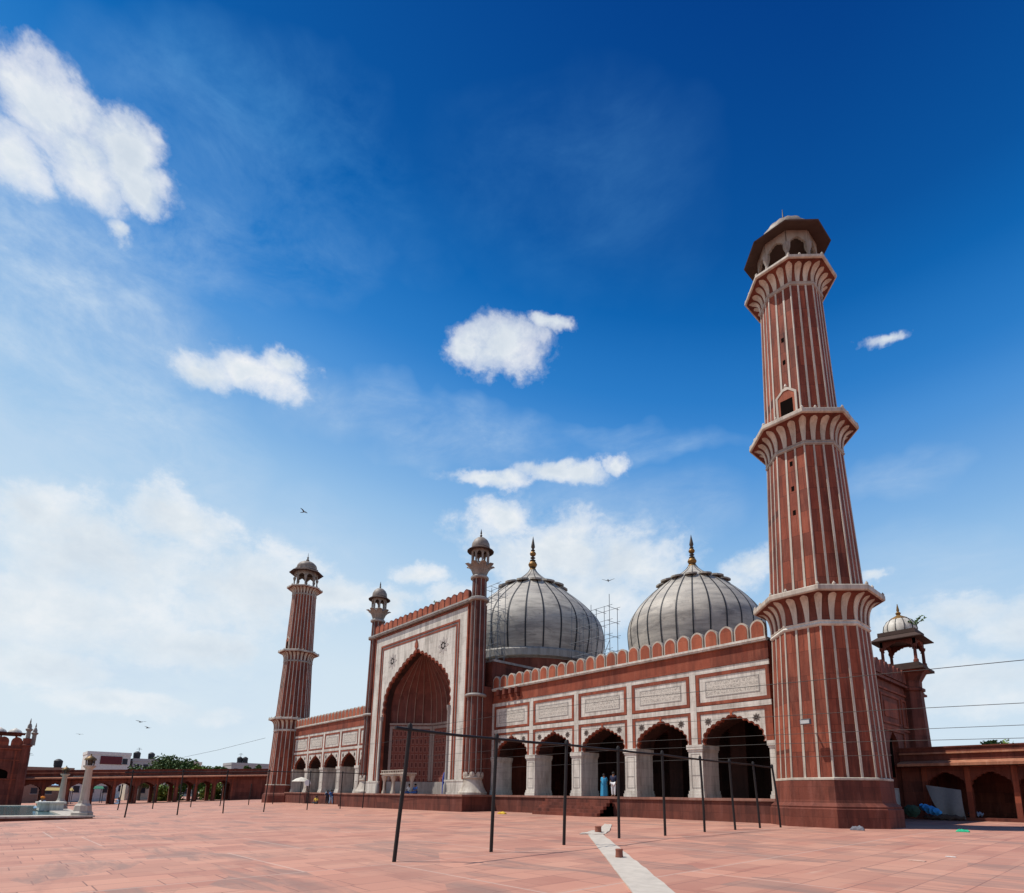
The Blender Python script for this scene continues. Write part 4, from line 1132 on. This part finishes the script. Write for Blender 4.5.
BLU = cloth('blue_sari',(.04,.24,.40)); LBL = cloth('light_blue_shirt',(.30,.46,.60)); NAV = cloth('navy_shirt',(.025,.03,.06)); WHT = cloth('white_cotton',(.66,.65,.63)); DRK = cloth('dark_trousers',(.03,.03,.04)); YEL = cloth('yellow_cloth',(.60,.40,.06)); ORG_ = cloth('orange_turban_cloth',(.75,.22,.03)); PNK = cloth('pink_cloth',(.50,.25,.30)); DBL = cloth('blue_jacket',(.05,.12,.32))
person('woman in a bright blue sari standing at the top of the hall steps', (24.2,-.35,PT), .5, BLU, BLU, 'hold', robe=BLU, H=1.62)
person('person in a dark shirt and white trousers beside the woman in blue at the steps', (25.05,-.3,PT), .3, NAV, WHT, 'stand', H=1.74)
person('person seated in the portal in white and blue, left of the pair', (1.0,-2.6,PT), .4, WHT, DBL, 'sit', H=1.75)
person('person seated in the portal in dark blue, right of the pair', (2.1,-2.6,PT), .2, DBL, DBL, 'sit', H=1.75)
person('walker in a light blue shirt and dark trousers before the left wing', (-22.6,-.6,gz(-22.6,-.6)), 1.2, LBL, DRK, 'walk', H=1.8)
person('person in all dark clothes walking between the two blue-clad walkers', (-21.9,.0-.9,gz(-21.9,-.9)), 1.2, NAV, DRK, 'walk', H=1.75)
person('person in a blue top and blue trousers walking rightmost before the left wing', (-20.6,-.95,gz(-20.6,-.95)), 1.6, DBL, LBL, 'walk', H=1.8)
person('person in yellow sitting below the round sign by the left wing', (-24.5,-1.2,gz(-24.5,-1.2)), .6, YEL, DRK, 'sit', H=1.9)
person('man in white with an orange turban sitting on the pool edge', (-17.0,-29.3,-.13), .9, WHT, LBL, 'sit', turban=ORG_, H=1.95)
person('person in white crouching before the gatehouse at the far left', (-52,-32.1,gz(-52,-32.1)), .6, WHT, WHT, 'sit', H=2.3)
person('person in pink sitting in shade under the far arcade', (-63.5,-21.6,gz(-63.5,-21.6)), .8, PNK, PNK, 'sit', H=1.9)
person('person in light blue sitting under an open arch of the far arcade', (-64.5,-17.1,gz(-64.5,-17.1)), .8, LBL, LBL, 'sit', H=2.0)

# sign post near the left wing
sp = thing('sign_post', (-27.5,-1.3,gz(-27.5,-1.3)), 'white round sign on a thin post before the left wing', 'sign')
z = gz(-27.5,-1.3)
mb = MB(); mb.tube([(-27.5,-1.3,z-.05),(-27.5,-1.3,z+2.9)],.05,6); mb.build('post', METAL, sp)
mb = MB(lambda x,y,z_: (-27.5+.707*x-.707*y*-1, -1.3+.707*x-.707*y, z_)); 
mb.prism([(.42*cos(2*pi*i/20), z+2.75+.42*sin(2*pi*i/20)) for i in range(20)], .05, .09)
mb.build('sign_disc', WHT, sp)
umb = thing('market_umbrella', (-29.6,-1.4,gz(-29.6,-1.4)), 'low cream umbrella opened beside the round sign', 'umbrella')
z = gz(-29.6,-1.4)
mb = MB(); mb.lathe([(1.25,z+2.95),(1.2,z+3.0),(.7,z+3.35),(.05,z+3.55)],10,c=(-29.6,-1.4)); mb.build('canopy', cloth('cream_canvas',(.62,.58,.50)), umb)
mb = MB(); mb.tube([(-29.6,-1.4,z-.05),(-29.6,-1.4,z+3.4)],.04,6); mb.build('pole', METAL, umb)

# blue rolled cloth against the right jamb of the niche
bl = MB(); bl.lathe([(.16,PT),(.2,PT+.1),(.18,PT+1.5),(.1,PT+1.95),(.03,PT+2.05)],10,c=(5.75,-1.75),rmod=lambda i:1+.1*sin(i*2.5))
tag(bl.build('cloth_roll', cloth('royal_blue_cloth',(.04,.07,.28)), None, loc=(5.75,-1.75,PT), smooth=True), 'upright roll of dark blue cloth at the right jamb of portal niche', 'cloth roll')

# ------------------------------------------------------------------ scaffolds
def scaffold(label, xs_, ys_, z0, zt, dz, extra=()):
    r = thing('scaffold', (xs_[0],ys_[0],z0), label, 'scaffold', 'scaffolds at the central dome')
    for i,x in enumerate(xs_):
        for j,y in enumerate(ys_):
            top = zt - (.6*((i+2*j)%3))
            mb = MB(); mb.tube([(x,y,z0),(x,y,top)],.032,5); mb.build('upright', STEEL, r)
    mb = MB(); z = z0+dz*.5
    k = 0
    while z < zt-.3:
        for y in ys_: mb.tube([(xs_[0]-.4,y,z),(xs_[-1]+.4,y,z+.06)],.025,5)
        for x in xs_: mb.tube([(x,ys_[0]-.3,z-.1),(x,ys_[-1]+.3,z-.1)],.025,5)
        z += dz
    mb.build('ledgers', STEEL, r)
    mb = MB()
    for i in range(len(xs_)-1):
        mb.tube([(xs_[i],ys_[0],z0+.6+i*1.2),(xs_[i+1],ys_[0],z0+4.4+i*1.0)],.03,5); mb.tube([(xs_[i+1],ys_[-1],z0+1.5),(xs_[i],ys_[-1],z0+5.5)],.03,5)
    mb.build('braces', STEEL, r)
scaffold('grey tube scaffold right of the central dome', [9.6,11.3,13.2,15.0], [11.6,12.9], 11.05, 22.4, 1.55)
scaffold('grey tube scaffold left of the central dome beside portal turret', [3.0,4.3,5.5], [4.4,5.4], 14.12, 24.6, 1.35)

# ------------------------------------------------------------------ vegetation and buildings beyond
def leafmat(name, a, b_):
    m, nt, b = newmat(name)
    n = noise(nt, coords(nt), 1.2, 4, .6)
    oi = N(nt,'ShaderNodeNewGeometry')
    nt.links.new(mix(nt, a, b_, n), b.inputs['Base Color']); b.inputs['Roughness'].default_value = .7
    return m
LEAFS = [leafmat('dark_leaf',(.040,.075,.022),(.085,.14,.038)), leafmat('bright_leaf',(.08,.14,.025),(.15,.22,.04))]
BARK = flat('bark', (.10,.07,.05), .9)
def tree(label, x, y, z, h, rx, rz, n=1500, leaf=0, seed=1, cat='tree', name='tree', ls=.22):
    rnd = random.Random(seed); r = thing(name, (x,y,z), label, cat, 'trees beyond the far arcade')
    mb = MB(); tr = h*.045
    mb.tube([(x,y,z-.3),(x+.1,y,z+h*.3),(x-.1,y+.1,z+h*.62)], tr, 7, tr*.5)
    for k in range(5):
        a = 2*pi*k/5+rnd.random(); mb.tube([(x,y,z+h*(.34+.05*k)),(x+rx*.35*cos(a),y+rx*.35*sin(a),z+h*.62),(x+rx*.62*cos(a),y+rx*.62*sin(a),z+h*.78)], tr*.45, 5, tr*.15)
    mb.build('trunk', BARK, r)
    mb = MB(); cz = z+h-rz; cl = []
    for k in range(16):
        a = rnd.uniform(0,2*pi); q = sqrt(rnd.random()); e = rnd.uniform(-.7,.75)
        cl.append((x+rx*q*.75*cos(a), y+rx*q*.75*sin(a), cz+rz*e*(1-.35*q), rnd.uniform(.28,.5)*rx))
    for i in range(int(n*2.2)):
        c = cl[i%16]; v = Vector((rnd.gauss(0,1),rnd.gauss(0,1),rnd.gauss(0,1))).normalized()*(rnd.random()**.4)*c[3]
        p = Vector((c[0]+v.x,c[1]+v.y,c[2]+v.z*.8)); u = Vector((rnd.gauss(0,1),rnd.gauss(0,1),rnd.gauss(0,.7))).normalized(); w = u.orthogonal().normalized(); s = ls*rnd.uniform(.6,1.3)
        mb.add([p-u*s-w*s*.5,p+u*s-w*s*.4,p+u*s*.8+w*s*.5,p-u*s*.7+w*s*.6],[(0,1,2,3)])
    mb.build('crown', LEAFS[leaf], r); return r
tree('broad dark green tree rising above the far arcade roof', -84.5,-5.5,-1.5,9.9,5.6,3.4,2600,0,3)
tree('bright yellow-green tree just right of the broad dark tree', -80.5,-2.2,-1,7.6,3.4,2.6,1500,1,5)
tree('dark tree at the right end of the group above the far arcade', -83,1.8,-1,7.9,2.6,2.2,1200,0,8)
tree('dark leafy tree left of the broad tree, beside the rooftop building', -89,-10.5,-1.5,8.2,3.6,2.6,1400,0,9)
tree('bright green bushy tree seen through the far arches', -78.0,-7.5,-1.6,5.4,3.2,2.6,1600,1,11)
tree('second green bushy tree seen through the far arches nearer the minaret', -76.5,-.5,-1.2,5.2,3.2,2.6,1600,1,12)
tree('small dark tree just left of the far minaret', -90,10.5,-1,9.3,2.2,2.2,1000,0,14)
tree('small green treetop showing over the right arcade roof', 43.2,25.5,.2,6.35,1.1,.7,300,1,16, ls=.12)
def sprig(label, x, y, z, s, seed, name='shrub'):
    rnd = random.Random(seed); mb = MB()
    for k in range(9):
        a = rnd.uniform(0,2*pi); L = s*rnd.uniform(.5,1); e = rnd.uniform(.3,1.2)
        d = Vector((cos(a)*cos(e),sin(a)*cos(e),sin(e))); p0 = Vector((x,y,z))
        mb.tube([p0,p0+d*L*.5,p0+d*L+Vector((0,0,-.05*s))],.012,4)
        for q in range(7):
            p = p0+d*L*(.3+.1*q); u = Vector((rnd.gauss(0,1),rnd.gauss(0,1),rnd.gauss(0,1))).normalized(); w = u.orthogonal().normalized(); t = s*.14
            mb.add([p-u*t*.3,p+w*t*.5,p+u*t*1.2,p-w*t*.5],[(0,1,2,3)])
    o = mb.build(name, LEAFS[1 if seed%2 else 0], None, loc=(x,y,z)); tag(o, label, 'shrub')
sprig('small plant sprouting from the white dome of the rear corner kiosk', 39.55,21.9,16.1,1.35,4)
sprig('tuft of grass growing on the portal parapet', 3.4,-2.0,20.75,.55,3)

PALE = [flat('pale_plaster',(.58,.56,.52),.9), flat('cream_plaster',(.60,.53,.42),.9), flat('grey_concrete',(.36,.35,.34),.9), flat('brown_brick',(.26,.15,.11),.9)]
BWIN = flat('dark_window',(.03,.03,.04),.3)
MAR = flat('maroon_hoarding',(.12,.025,.03),.7)
def building(label, x, y, z0, wy, dx, h, mat, floors, cols, tank=0, sign=None):
    r = thing('building', (x,y,z0), label, 'building', 'city buildings beyond the far arcade')
    mb = MB(); mb.box(x-dx,x,y-wy/2,y+wy/2,z0,z0+h); mb.build('wall', mat, r)
    mb = MB(); mb.box(x-dx-.1,x+.1,y-wy/2-.1,y-wy/2+.2,z0+h,z0+h+.7); mb.box(x-dx-.1,x+.1,y+wy/2-.2,y+wy/2+.1,z0+h,z0+h+.7); mb.box(x-.2,x+.1,y-wy/2+.2,y+wy/2-.2,z0+h,z0+h+.7); mb.build('roof_parapet', mat, r)
    fh = h/floors
    for i in range(floors):
        for j in range(cols):
            yy = y-wy/2+(j+.5)*wy/cols; zz = z0+i*fh+fh*.35
            mb = MB(); mb.box(x-.1,x+.03,yy-.5,yy+.5,zz,zz+fh*.42); wn = mb.build('window', BWIN, r)
            mb = MB(); mb.box(x-.02,x+.12,yy-.62,yy+.62,zz-.1,zz-.005); mb.build('sill', PALE[2], wn)
    rnd = random.Random(int(x*10))
    for q in range(tank):
        yy = y+rnd.uniform(-.4,.4)*wy; xx = x-rnd.uniform(1,3)
        mb = MB(); mb.lathe([(.7,z0+h+1.0),(.75,z0+h+2.1),(.4,z0+h+2.4),(.2,z0+h+2.5)],12,c=(xx,yy)); mb.box(xx-.6,xx+.6,yy-.6,yy+.6,z0+h,z0+h+.98); mb.build('water_tank', BLACK, r, smooth=True)
    if tank:
        mb = MB(); yy = y-wy*.3; mb.tube([(x-1,yy,z0+h),(x-1,yy,z0+h+3.4)],.05,5); mb.tube([(x-1,yy-.6,z0+h+3.0),(x-1,yy+.6,z0+h+3.0)],.03,5); mb.tube([(x-1,yy-.4,z0+h+3.3),(x-1,yy+.4,z0+h+3.3)],.03,5); mb.build('aerial', METAL, r)
    if sign:
        mb = MB(); mb.box(x+.03,x+.15,y-wy*.2,y+wy*.3,z0+h-2.2,z0+h-.3); mb.build('hoarding', sign, r)
building('pale flat-roofed building with a maroon hoarding above the far arcade', -120,-12.5,-3,8.5,9,12.8,PALE[0],4,4,0,MAR)
building('grey building with black rooftop water tanks above the far arcade', -121,-4.8,-3,5.5,8,11.6,PALE[2],4,3,3)
building('long cream low building between water tanks and the dark tree', -122,2.8,-3,10,8,11.4,PALE[1],4,5,0)
building('brown brick house far behind the far arcade, left part', -100,-25,-3,9,8,8.2,PALE[3],3,4,1)
building('white plaster shop seen through the arches at the far left arcade', -92,-18,-3,7,6,6.0,PALE[0],2,3,0)
building('cream plaster shop seen through the middle arches', -95,-9,-3,6,6,6.0,PALE[1],2,3,0)
building('distant concrete house with tanks left of the far minaret', -125,22,-3,12,8,11.8,PALE[2],3,5,2)
# market canopies beyond the arcade
def canopy(label, x, y, z, w, d, h, mat):
    r = thing('market_canopy', (x,y,z), label, 'market canopy', 'market canopies beyond the far arcade')
    mb = MB(); mb.add([(x-d,y-w/2,z+h+.5),(x-d,y+w/2,z+h+.5),(x+d,y+w/2,z+h),(x+d,y-w/2,z+h),(x-d,y-w/2,z+h+.44),(x-d,y+w/2,z+h+.44),(x+d,y+w/2,z+h-.06),(x+d,y-w/2,z+h-.06)],[(0,1,2,3),(7,6,5,4),(0,3,7,4),(1,5,6,2),(0,4,5,1),(3,2,6,7)]); mb.build('sheet', mat, r)
    for a in (-1,1):
        for b in (-1,1): mb = MB(); mb.tube([(x+a*d*.9,y+b*w*.46,z),(x+a*d*.9,y+b*w*.46,z+h+.2)],.05,5); mb.build('pole', METAL, r)
canopy('yellow market canopy seen through the leftmost far arches', -79,-24.0,-1.6,4.2,1.6,3.0,cloth('ochre_sheet',(.34,.24,.08)))
canopy('blue market canopy above the yellow one at far left', -83,-24.2,-1.6,3.0,1.6,3.9,LBL)
canopy('green market canopy seen through a far left arch', -80,-19.0,-1.4,3.0,1.5,3.2,cloth('green_sheet',(.03,.14,.08)))

# ------------------------------------------------------------------ birds
def bird(label, x, y, z, s, ang, flap):
    mb = MB(); ca, sa = cos(ang), sin(ang)
    mb.xf = lambda a,b,c: (x+s*(a*ca-b*sa), y+s*(a*sa+b*ca), z+s*c)
    mb.lathe([(.01,-.0)],3) if False else None
    mb.tube([(-.55,0,0),(-.3,0,.0),(0,0,.02),(.28,0,.03),(.42,0,.04)], .09, 6, .05)
    for q in (1,-1):
        mb.add([(.18,q*.05,.05),(-.16,q*.05,.04),(-.10,q*.6,.05+flap*.5),(.16,q*.55,.08+flap*.5),(-.14,q*1.1,.02+flap),(.0,q*1.15,.04+flap),(.18,q*.05,.03),(-.16,q*.05,.02),(-.10,q*.6,.03+flap*.5),(.16,q*.55,.06+flap*.5)],[(0,1,2,3),(3,2,4,5),(6,9,8,7),(9,5,4,8)])
    mb.add([(-.5,.05,.0),(-.85,.14,0),(-.85,-.14,0),(-.5,-.05,0)],[(0,1,2,3)])
    o = mb.build('bird', flat('dark_feathers',(.05,.04,.04),.8), None, loc=(x,y,z)); tag(o, label, 'bird', 'birds in the sky')
bird('small bird flying high over the left wing, upper left of the portal', 5.25,-16.8,25,.42,.6,.3)
bird('small bird flying in the gap between the two striped domes', 12.98,13.9,25,.62,2.2,.35)
bird('upper bird of the soaring flock over the far arcade', -75,-14,13.9,.9,.4,.2)
bird('lower bird of the soaring flock over the far arcade', -76,-12.6,13.0,.8,.7,.25)
bird('lone bird low in the sky between gatehouse and flock', -70,-23,10.6,.5,.2,.1)

# ------------------------------------------------------------------ sky, sun
EL, AZ = radians(60), radians(180+45)          # sun azimuth measured from +X, counter-clockwise
sd = Vector((cos(EL)*cos(AZ), cos(EL)*sin(AZ), sin(EL)))
L = bpy.data.lights.new('sun','SUN'); L.energy = 4.8; L.angle = radians(.53); L.color = (1,.955,.88)
so = bpy.data.objects.new('sun', L); COL.objects.link(so); so.location = (0,0,80)
so.rotation_euler = (-sd).to_track_quat('-Z','Y').to_euler()

w = bpy.data.worlds.new('World'); sc.world = w; w.use_nodes = True
nt = w.node_tree; bg = nt.nodes['Background']; bg.inputs['Strength'].default_value = .1
sky = N(nt,'ShaderNodeTexSky'); sky.sky_type = 'NISHITA'; sky.sun_disc = False
sky.sun_elevation = EL; sky.sun_rotation = (pi/2-AZ) % (2*pi); sky.air_density = 1.0; sky.dust_density = .6; sky.ozone_density = 2.6
tc = N(nt,'ShaderNodeTexCoord'); D = tc.outputs['Generated']
hs = N(nt,'ShaderNodeHueSaturation', Saturation=1.28, Value=1.0); nt.links.new(sky.outputs[0], hs.inputs['Color'])
skyc = hs.outputs[0]
def vdot(v):
    n = N(nt,'ShaderNodeVectorMath', operation='DOT_PRODUCT'); nt.links.new(D, n.inputs[0]); n.inputs[1].default_value = v; return n.outputs['Value']
def M(op, a, b=None, clamp=False):
    n = N(nt,'ShaderNodeMath', operation=op); n.use_clamp = clamp
    for i, v in enumerate((a,b)):
        if v is None: continue
        if hasattr(v,'is_output'): nt.links.new(v, n.inputs[i])
        else: n.inputs[i].default_value = v
    return n.outputs[0]
def fbm(scale, detail, rough, vs=(1,1,1), dist=0, loc=(0,0,0)):
    mp = N(nt,'ShaderNodeMapping'); mp.inputs['Scale'].default_value = vs; mp.inputs['Location'].default_value = loc; nt.links.new(D, mp.inputs[0])
    return noise(nt, mp.outputs[0], scale, detail, rough, dist)
# clouds: heaps at fixed compass directions and heights, edges torn by noise
CUM = [[(-1.4236, 19.7884, -0.0), (18.066, 1.2997, 18.5791), 1], [(0.783, 23.3721, -0.0), (20.8511, -0.6986, 20.6044), 1], [(-0.3456, 15.5929, -0.0), (16.8106, 0.3725, 18.3735), 1], [(1.7833, 23.5034, -0.0), (21.4382, -1.6266, 22.1306), 1], [(1.0773, 31.0495, -0.0), (27.5146, -0.9547, 31.8382), 0.9], [(-2.1434, 25.1058, -0.0), (15.3943, 1.3143, 17.7597), 1], [(2.6223, 16.2735, -0.0), (18.7289, -3.0179, 28.3115), 1], [(3.2589, 13.9293, -0.0), (17.3666, -4.0631, 25.161), 1.05], [(7.9875, 27.0794, -0.0), (25.2706, -7.454, 35.4173), 1], [(8.6286, 11.0155, -0.0), (13.1406, -10.2933, 19.3724), 1.05], [(16.4264, 17.7338, -0.0), (27.8651, -25.8107, 41.6432), 0.9], [(14.871, 21.2794, -0.0), (20.2483, -14.1504, 29.1822), 1], [(5.7365, 7.4413, -0.0), (18.2876, -14.0979, 40.1352), 0.62], [(6.8498, 6.8066, -0.0), (15.5706, -15.6694, 37.337), 0.62], [(21.8492, 18.2374, -0.0), (15.7437, -18.8617, 40.3214), 0.6], [(4.2756, 4.2429, -0.0), (3.5889, -3.6165, 11.6249), 1.1], [(6.841, 5.3493, -0.0), (2.7277, -3.4883, 10.8595), 1.1], [(9.5782, 11.6846, -0.0), (9.8099, -8.0414, 25.379), 0.8], [(3.7099, 3.361, -0.0), (2.604, -2.8743, 11.231), 1], [(1.5963, 9.7944, -0.0), (7.5265, -1.2266, 18.6092), 1], [(0.0129, 12.5756, -0.0), (8.26, -0.0085, 22.3252), 1], [(0.4142, 4.8799, -0.0), (3.5398, -0.3004, 10.9603), 1.15], [(1.549, 6.1303, -0.0), (3.2451, -0.8199, 10.6894), 1.15], [(0.2092, 5.2167, -0.0), (2.9705, -0.1191, 12.4289), 1.1], [(6.0188, 14.6734, -0.0), (7.083, -2.9053, 23.001), 0.9], [(1.3705, 6.4135, -0.0), (4.531, -0.9682, 22.076), 0.8], [(0.262, 8.4505, -0.0), (4.5187, -0.1401, 29.3361), 0.7], [(0.9696, 7.1914, -0.0), (4.6156, -0.6223, 39.4563), 0.75], [(29.6818, 6.7226, -0.0), (9.4058, -41.5288, 56.8744), 0.9], [(11.1319, 1.9073, -0.0), (1.1239, -6.5593, 25.1468), 1], [(12.3909, 1.3261, -0.0), (0.371, -3.4666, 14.8995), 1.05], [(8.8703, 2.169, -0.0), (0.9349, -3.8231, 16.87), 1], [(8.1298, 1.3868, -0.0), (0.4987, -2.9236, 17.9743), 0.9], [(42.1296, 11.9526, -0.0), (5.9455, -20.9564, 65.0163), 0.8], [(8.6518, 14.8063, -0.0), (13.2901, -7.7659, 40.8217), 0.95], [(7.1741, 14.0642, -0.0), (9.4603, -4.8257, 32.3207), 0.9], [(6.639, 10.0614, -0.0), (8.0054, -5.2823, 28.3337), 0.7], [(12.6488, 6.118, -0.0), (4.659, -9.6323, 27.0899), 1], [(11.5028, 6.1748, -0.0), (4.6437, -8.6506, 26.7197), 1]]
SOFT = [[(0.7701, 3.1724, -0.0), (4.4941, -1.091, 4.081), 0.42], [(1.9095, 1.9081, -0.0), (2.7989, -2.801, 3.2191), 0.16], [(0.2527, 3.1135, -0.0), (1.3651, -0.1108, 5.2096), 0.8], [(1.6121, 4.0128, -0.0), (2.6452, -1.0627, 6.6914), 0.5], [(2.5214, 2.0024, -0.0), (1.9527, -2.4589, 6.3041), 0.5], [(5.5871, 0.9464, -0.0), (0.3345, -1.9745, 7.093), 0.5], [(-0.2351, 3.8183, -0.0), (2.6021, 0.1602, 3.9167), 1.0], [(0.6094, 4.9902, -0.0), (4.8547, -0.5929, 5.5323), 0.8], [(2.467, 6.9698, -0.0), (6.4776, -2.2928, 7.1468), 0.4], [(1.5304, 2.4436, -0.0), (6.5796, -4.1207, 11.5252), 0.5], [(7.2662, 1.0729, -0.0), (0.9928, -6.7234, 14.144), 0.6], [(3.5888, 2.6211, -0.0), (7.6649, -10.4947, 19.1397), 0.5], [(0.2548, 3.4901, -0.0), (3.3339, -0.2434, 6.5376), 1.0]]
def warp(amount, scale, detail, vec):
    n = N(nt,'ShaderNodeTexNoise', Scale=scale, Detail=detail, Roughness=.6); nt.links.new(vec, n.inputs['Vector'])
    a = N(nt,'ShaderNodeVectorMath', operation='SUBTRACT'); nt.links.new(n.outputs['Color'], a.inputs[0]); a.inputs[1].default_value = (.5,.5,.5)
    b_ = N(nt,'ShaderNodeVectorMath', operation='MULTIPLY_ADD'); nt.links.new(a.outputs[0], b_.inputs[0]); b_.inputs[1].default_value = amount; nt.links.new(vec, b_.inputs[2])
    return b_.outputs[0]
def field(blobs, vec, soft=False):
    acc = None
    for h, v, g_ in blobs:
        q = []
        for w_ in (h, v):
            n = N(nt,'ShaderNodeVectorMath', operation='DOT_PRODUCT'); nt.links.new(vec, n.inputs[0]); n.inputs[1].default_value = tuple(c/(.55+.45*g_) for c in w_); q.append(n.outputs['Value'])
        m_ = N(nt,'ShaderNodeMath', operation='MULTIPLY_ADD'); nt.links.new(q[0], m_.inputs[0]); nt.links.new(q[0], m_.inputs[1]); nt.links.new(M('MULTIPLY', q[1], q[1]), m_.inputs[2])
        if soft:
            one = M('MULTIPLY', M('SUBTRACT', 1.0, M('MINIMUM', m_.outputs[0], 1.0)), g_)
            acc = one if acc is None else M('MAXIMUM', acc, one); continue
        acc = m_.outputs[0] if acc is None else M('MINIMUM', acc, m_.outputs[0])
    return acc if soft else M('SUBTRACT', 1.0, M('SQRT', acc))
el_ = vdot((0,0,1))
sunside = vdot((cos(AZ),sin(AZ),0))
# deep polarised blue high up and away from the sun, pale haze toward the horizon and the sun's side
tint = mix(nt, mix(nt, skyc, (.05,.55,1.0), 1.0, 'MULTIPLY'), (.01,.36,2.1), .62)
hz = M('SUBTRACT', el_, M('MULTIPLY', M('MAXIMUM', sunside, -.3), .17))
skyc = mix(nt, tint, (.10,2.15,6.5), ramp(nt, hz, [(.40,1),(.56,.92),(.66,.62),(.76,.25),(.90,0)]))
skyc = mix(nt, skyc, (1.9,4.7,8.0), ramp(nt, hz, [(.28,1),(.40,.80),(.50,.42),(.60,.12),(.70,0)]))
skyc = mix(nt, skyc, (7.0,8.1,8.9), ramp(nt, hz, [(0.0,.97),(.14,.88),(.24,.68),(.34,.42),(.44,.18),(.54,.04),(.62,0)]))
Ds = warp((.55,.55,.40), 1.7, 5, D)
n_soft = fbm(2.6, 6, .66, (1,1,1.8), .3); n_str = fbm(4.0, 7, .68, (1.0,2.2,4.5), .35, (3,1,0))
fs_ = field(SOFT, Ds, True)
sf = M('MULTIPLY', fs_, ramp(nt, M('ADD', M('MULTIPLY', n_soft, .5), M('MULTIPLY', n_str, .5)), [(.38,0),(.52,.35),(.68,.9)]))
veil = mix(nt, (5.6,7.0,8.6), (1.3,4.0,7.6), ramp(nt, hz, [(.50,0),(.72,1)]))
skyc = mix(nt, skyc, veil, M('MULTIPLY', sf, 1.35, True))
Dw = warp((.13,.13,.075), 7.0, 6, D)
cf = field(CUM, Dw)
n_c = fbm(13.0, 7, .66, (1,1,1.35), .2); n_b = fbm(4.0, 4, .55, (1,1,1.5), 0, (5,2,1))
dens = M('ADD', cf, M('ADD', M('MULTIPLY', M('SUBTRACT', n_c, .5), 1.55), M('MULTIPLY', M('SUBTRACT', n_b, .5), 1.5)))
alpha = ramp(nt, dens, [(-.0,0),(.16,.12),(.40,.58),(.80,.97)])
n_s = fbm(9.0, 5, .62, (1,1,1.4), .2, (.22,.22,-.30))
thick = M('ADD', M('MULTIPLY', M('SUBTRACT', n_s, .5), 2.2), M('MULTIPLY', cf, .65))
ccol = ramp(nt, thick, [(.0,(9.4,9.4,9.4)),(.40,(7.9,8.4,8.8)),(.85,(6.7,7.4,8.1))])
skyc = mix(nt, skyc, ccol, M('MULTIPLY', alpha, ramp(nt, el_, [(.02,.35),(.18,.72),(.40,.95)])))
nt.links.new(skyc, bg.inputs['Color'])

# ------------------------------------------------------------------ camera
cam = bpy.data.cameras.new('camera'); co = bpy.data.objects.new('camera', cam); COL.objects.link(co)
r2 = Vector((0.6837214785367022, 0.7296434217251766, 0.012058893844879223)); u2 = Vector((0.1356071782916341, -0.14327472159247084, 0.9803484316039788)); bk = Vector((0.7170325187767755, -0.6686500065697869, -0.19690489006334252))
m4 = Matrix(((r2.x,u2.x,bk.x,52.2199),(r2.y,u2.y,bk.y,-33.2505),(r2.z,u2.z,bk.z,1.6761),(0,0,0,1)))
co.matrix_world = m4
cam.sensor_width = 36; cam.lens = 579.5374/1024*36
cam.shift_x = -(537.39-512)/1024; cam.shift_y = (678.3771-446.5)/1024
cam.clip_end = 2000; cam.clip_start = .1
sc.camera = co
sc.view_settings.view_transform = 'Standard'; sc.view_settings.look = 'None'; sc.view_settings.exposure = 0; sc.view_settings.gamma = 1
sc.render.resolution_x = 1024; sc.render.resolution_y = 893
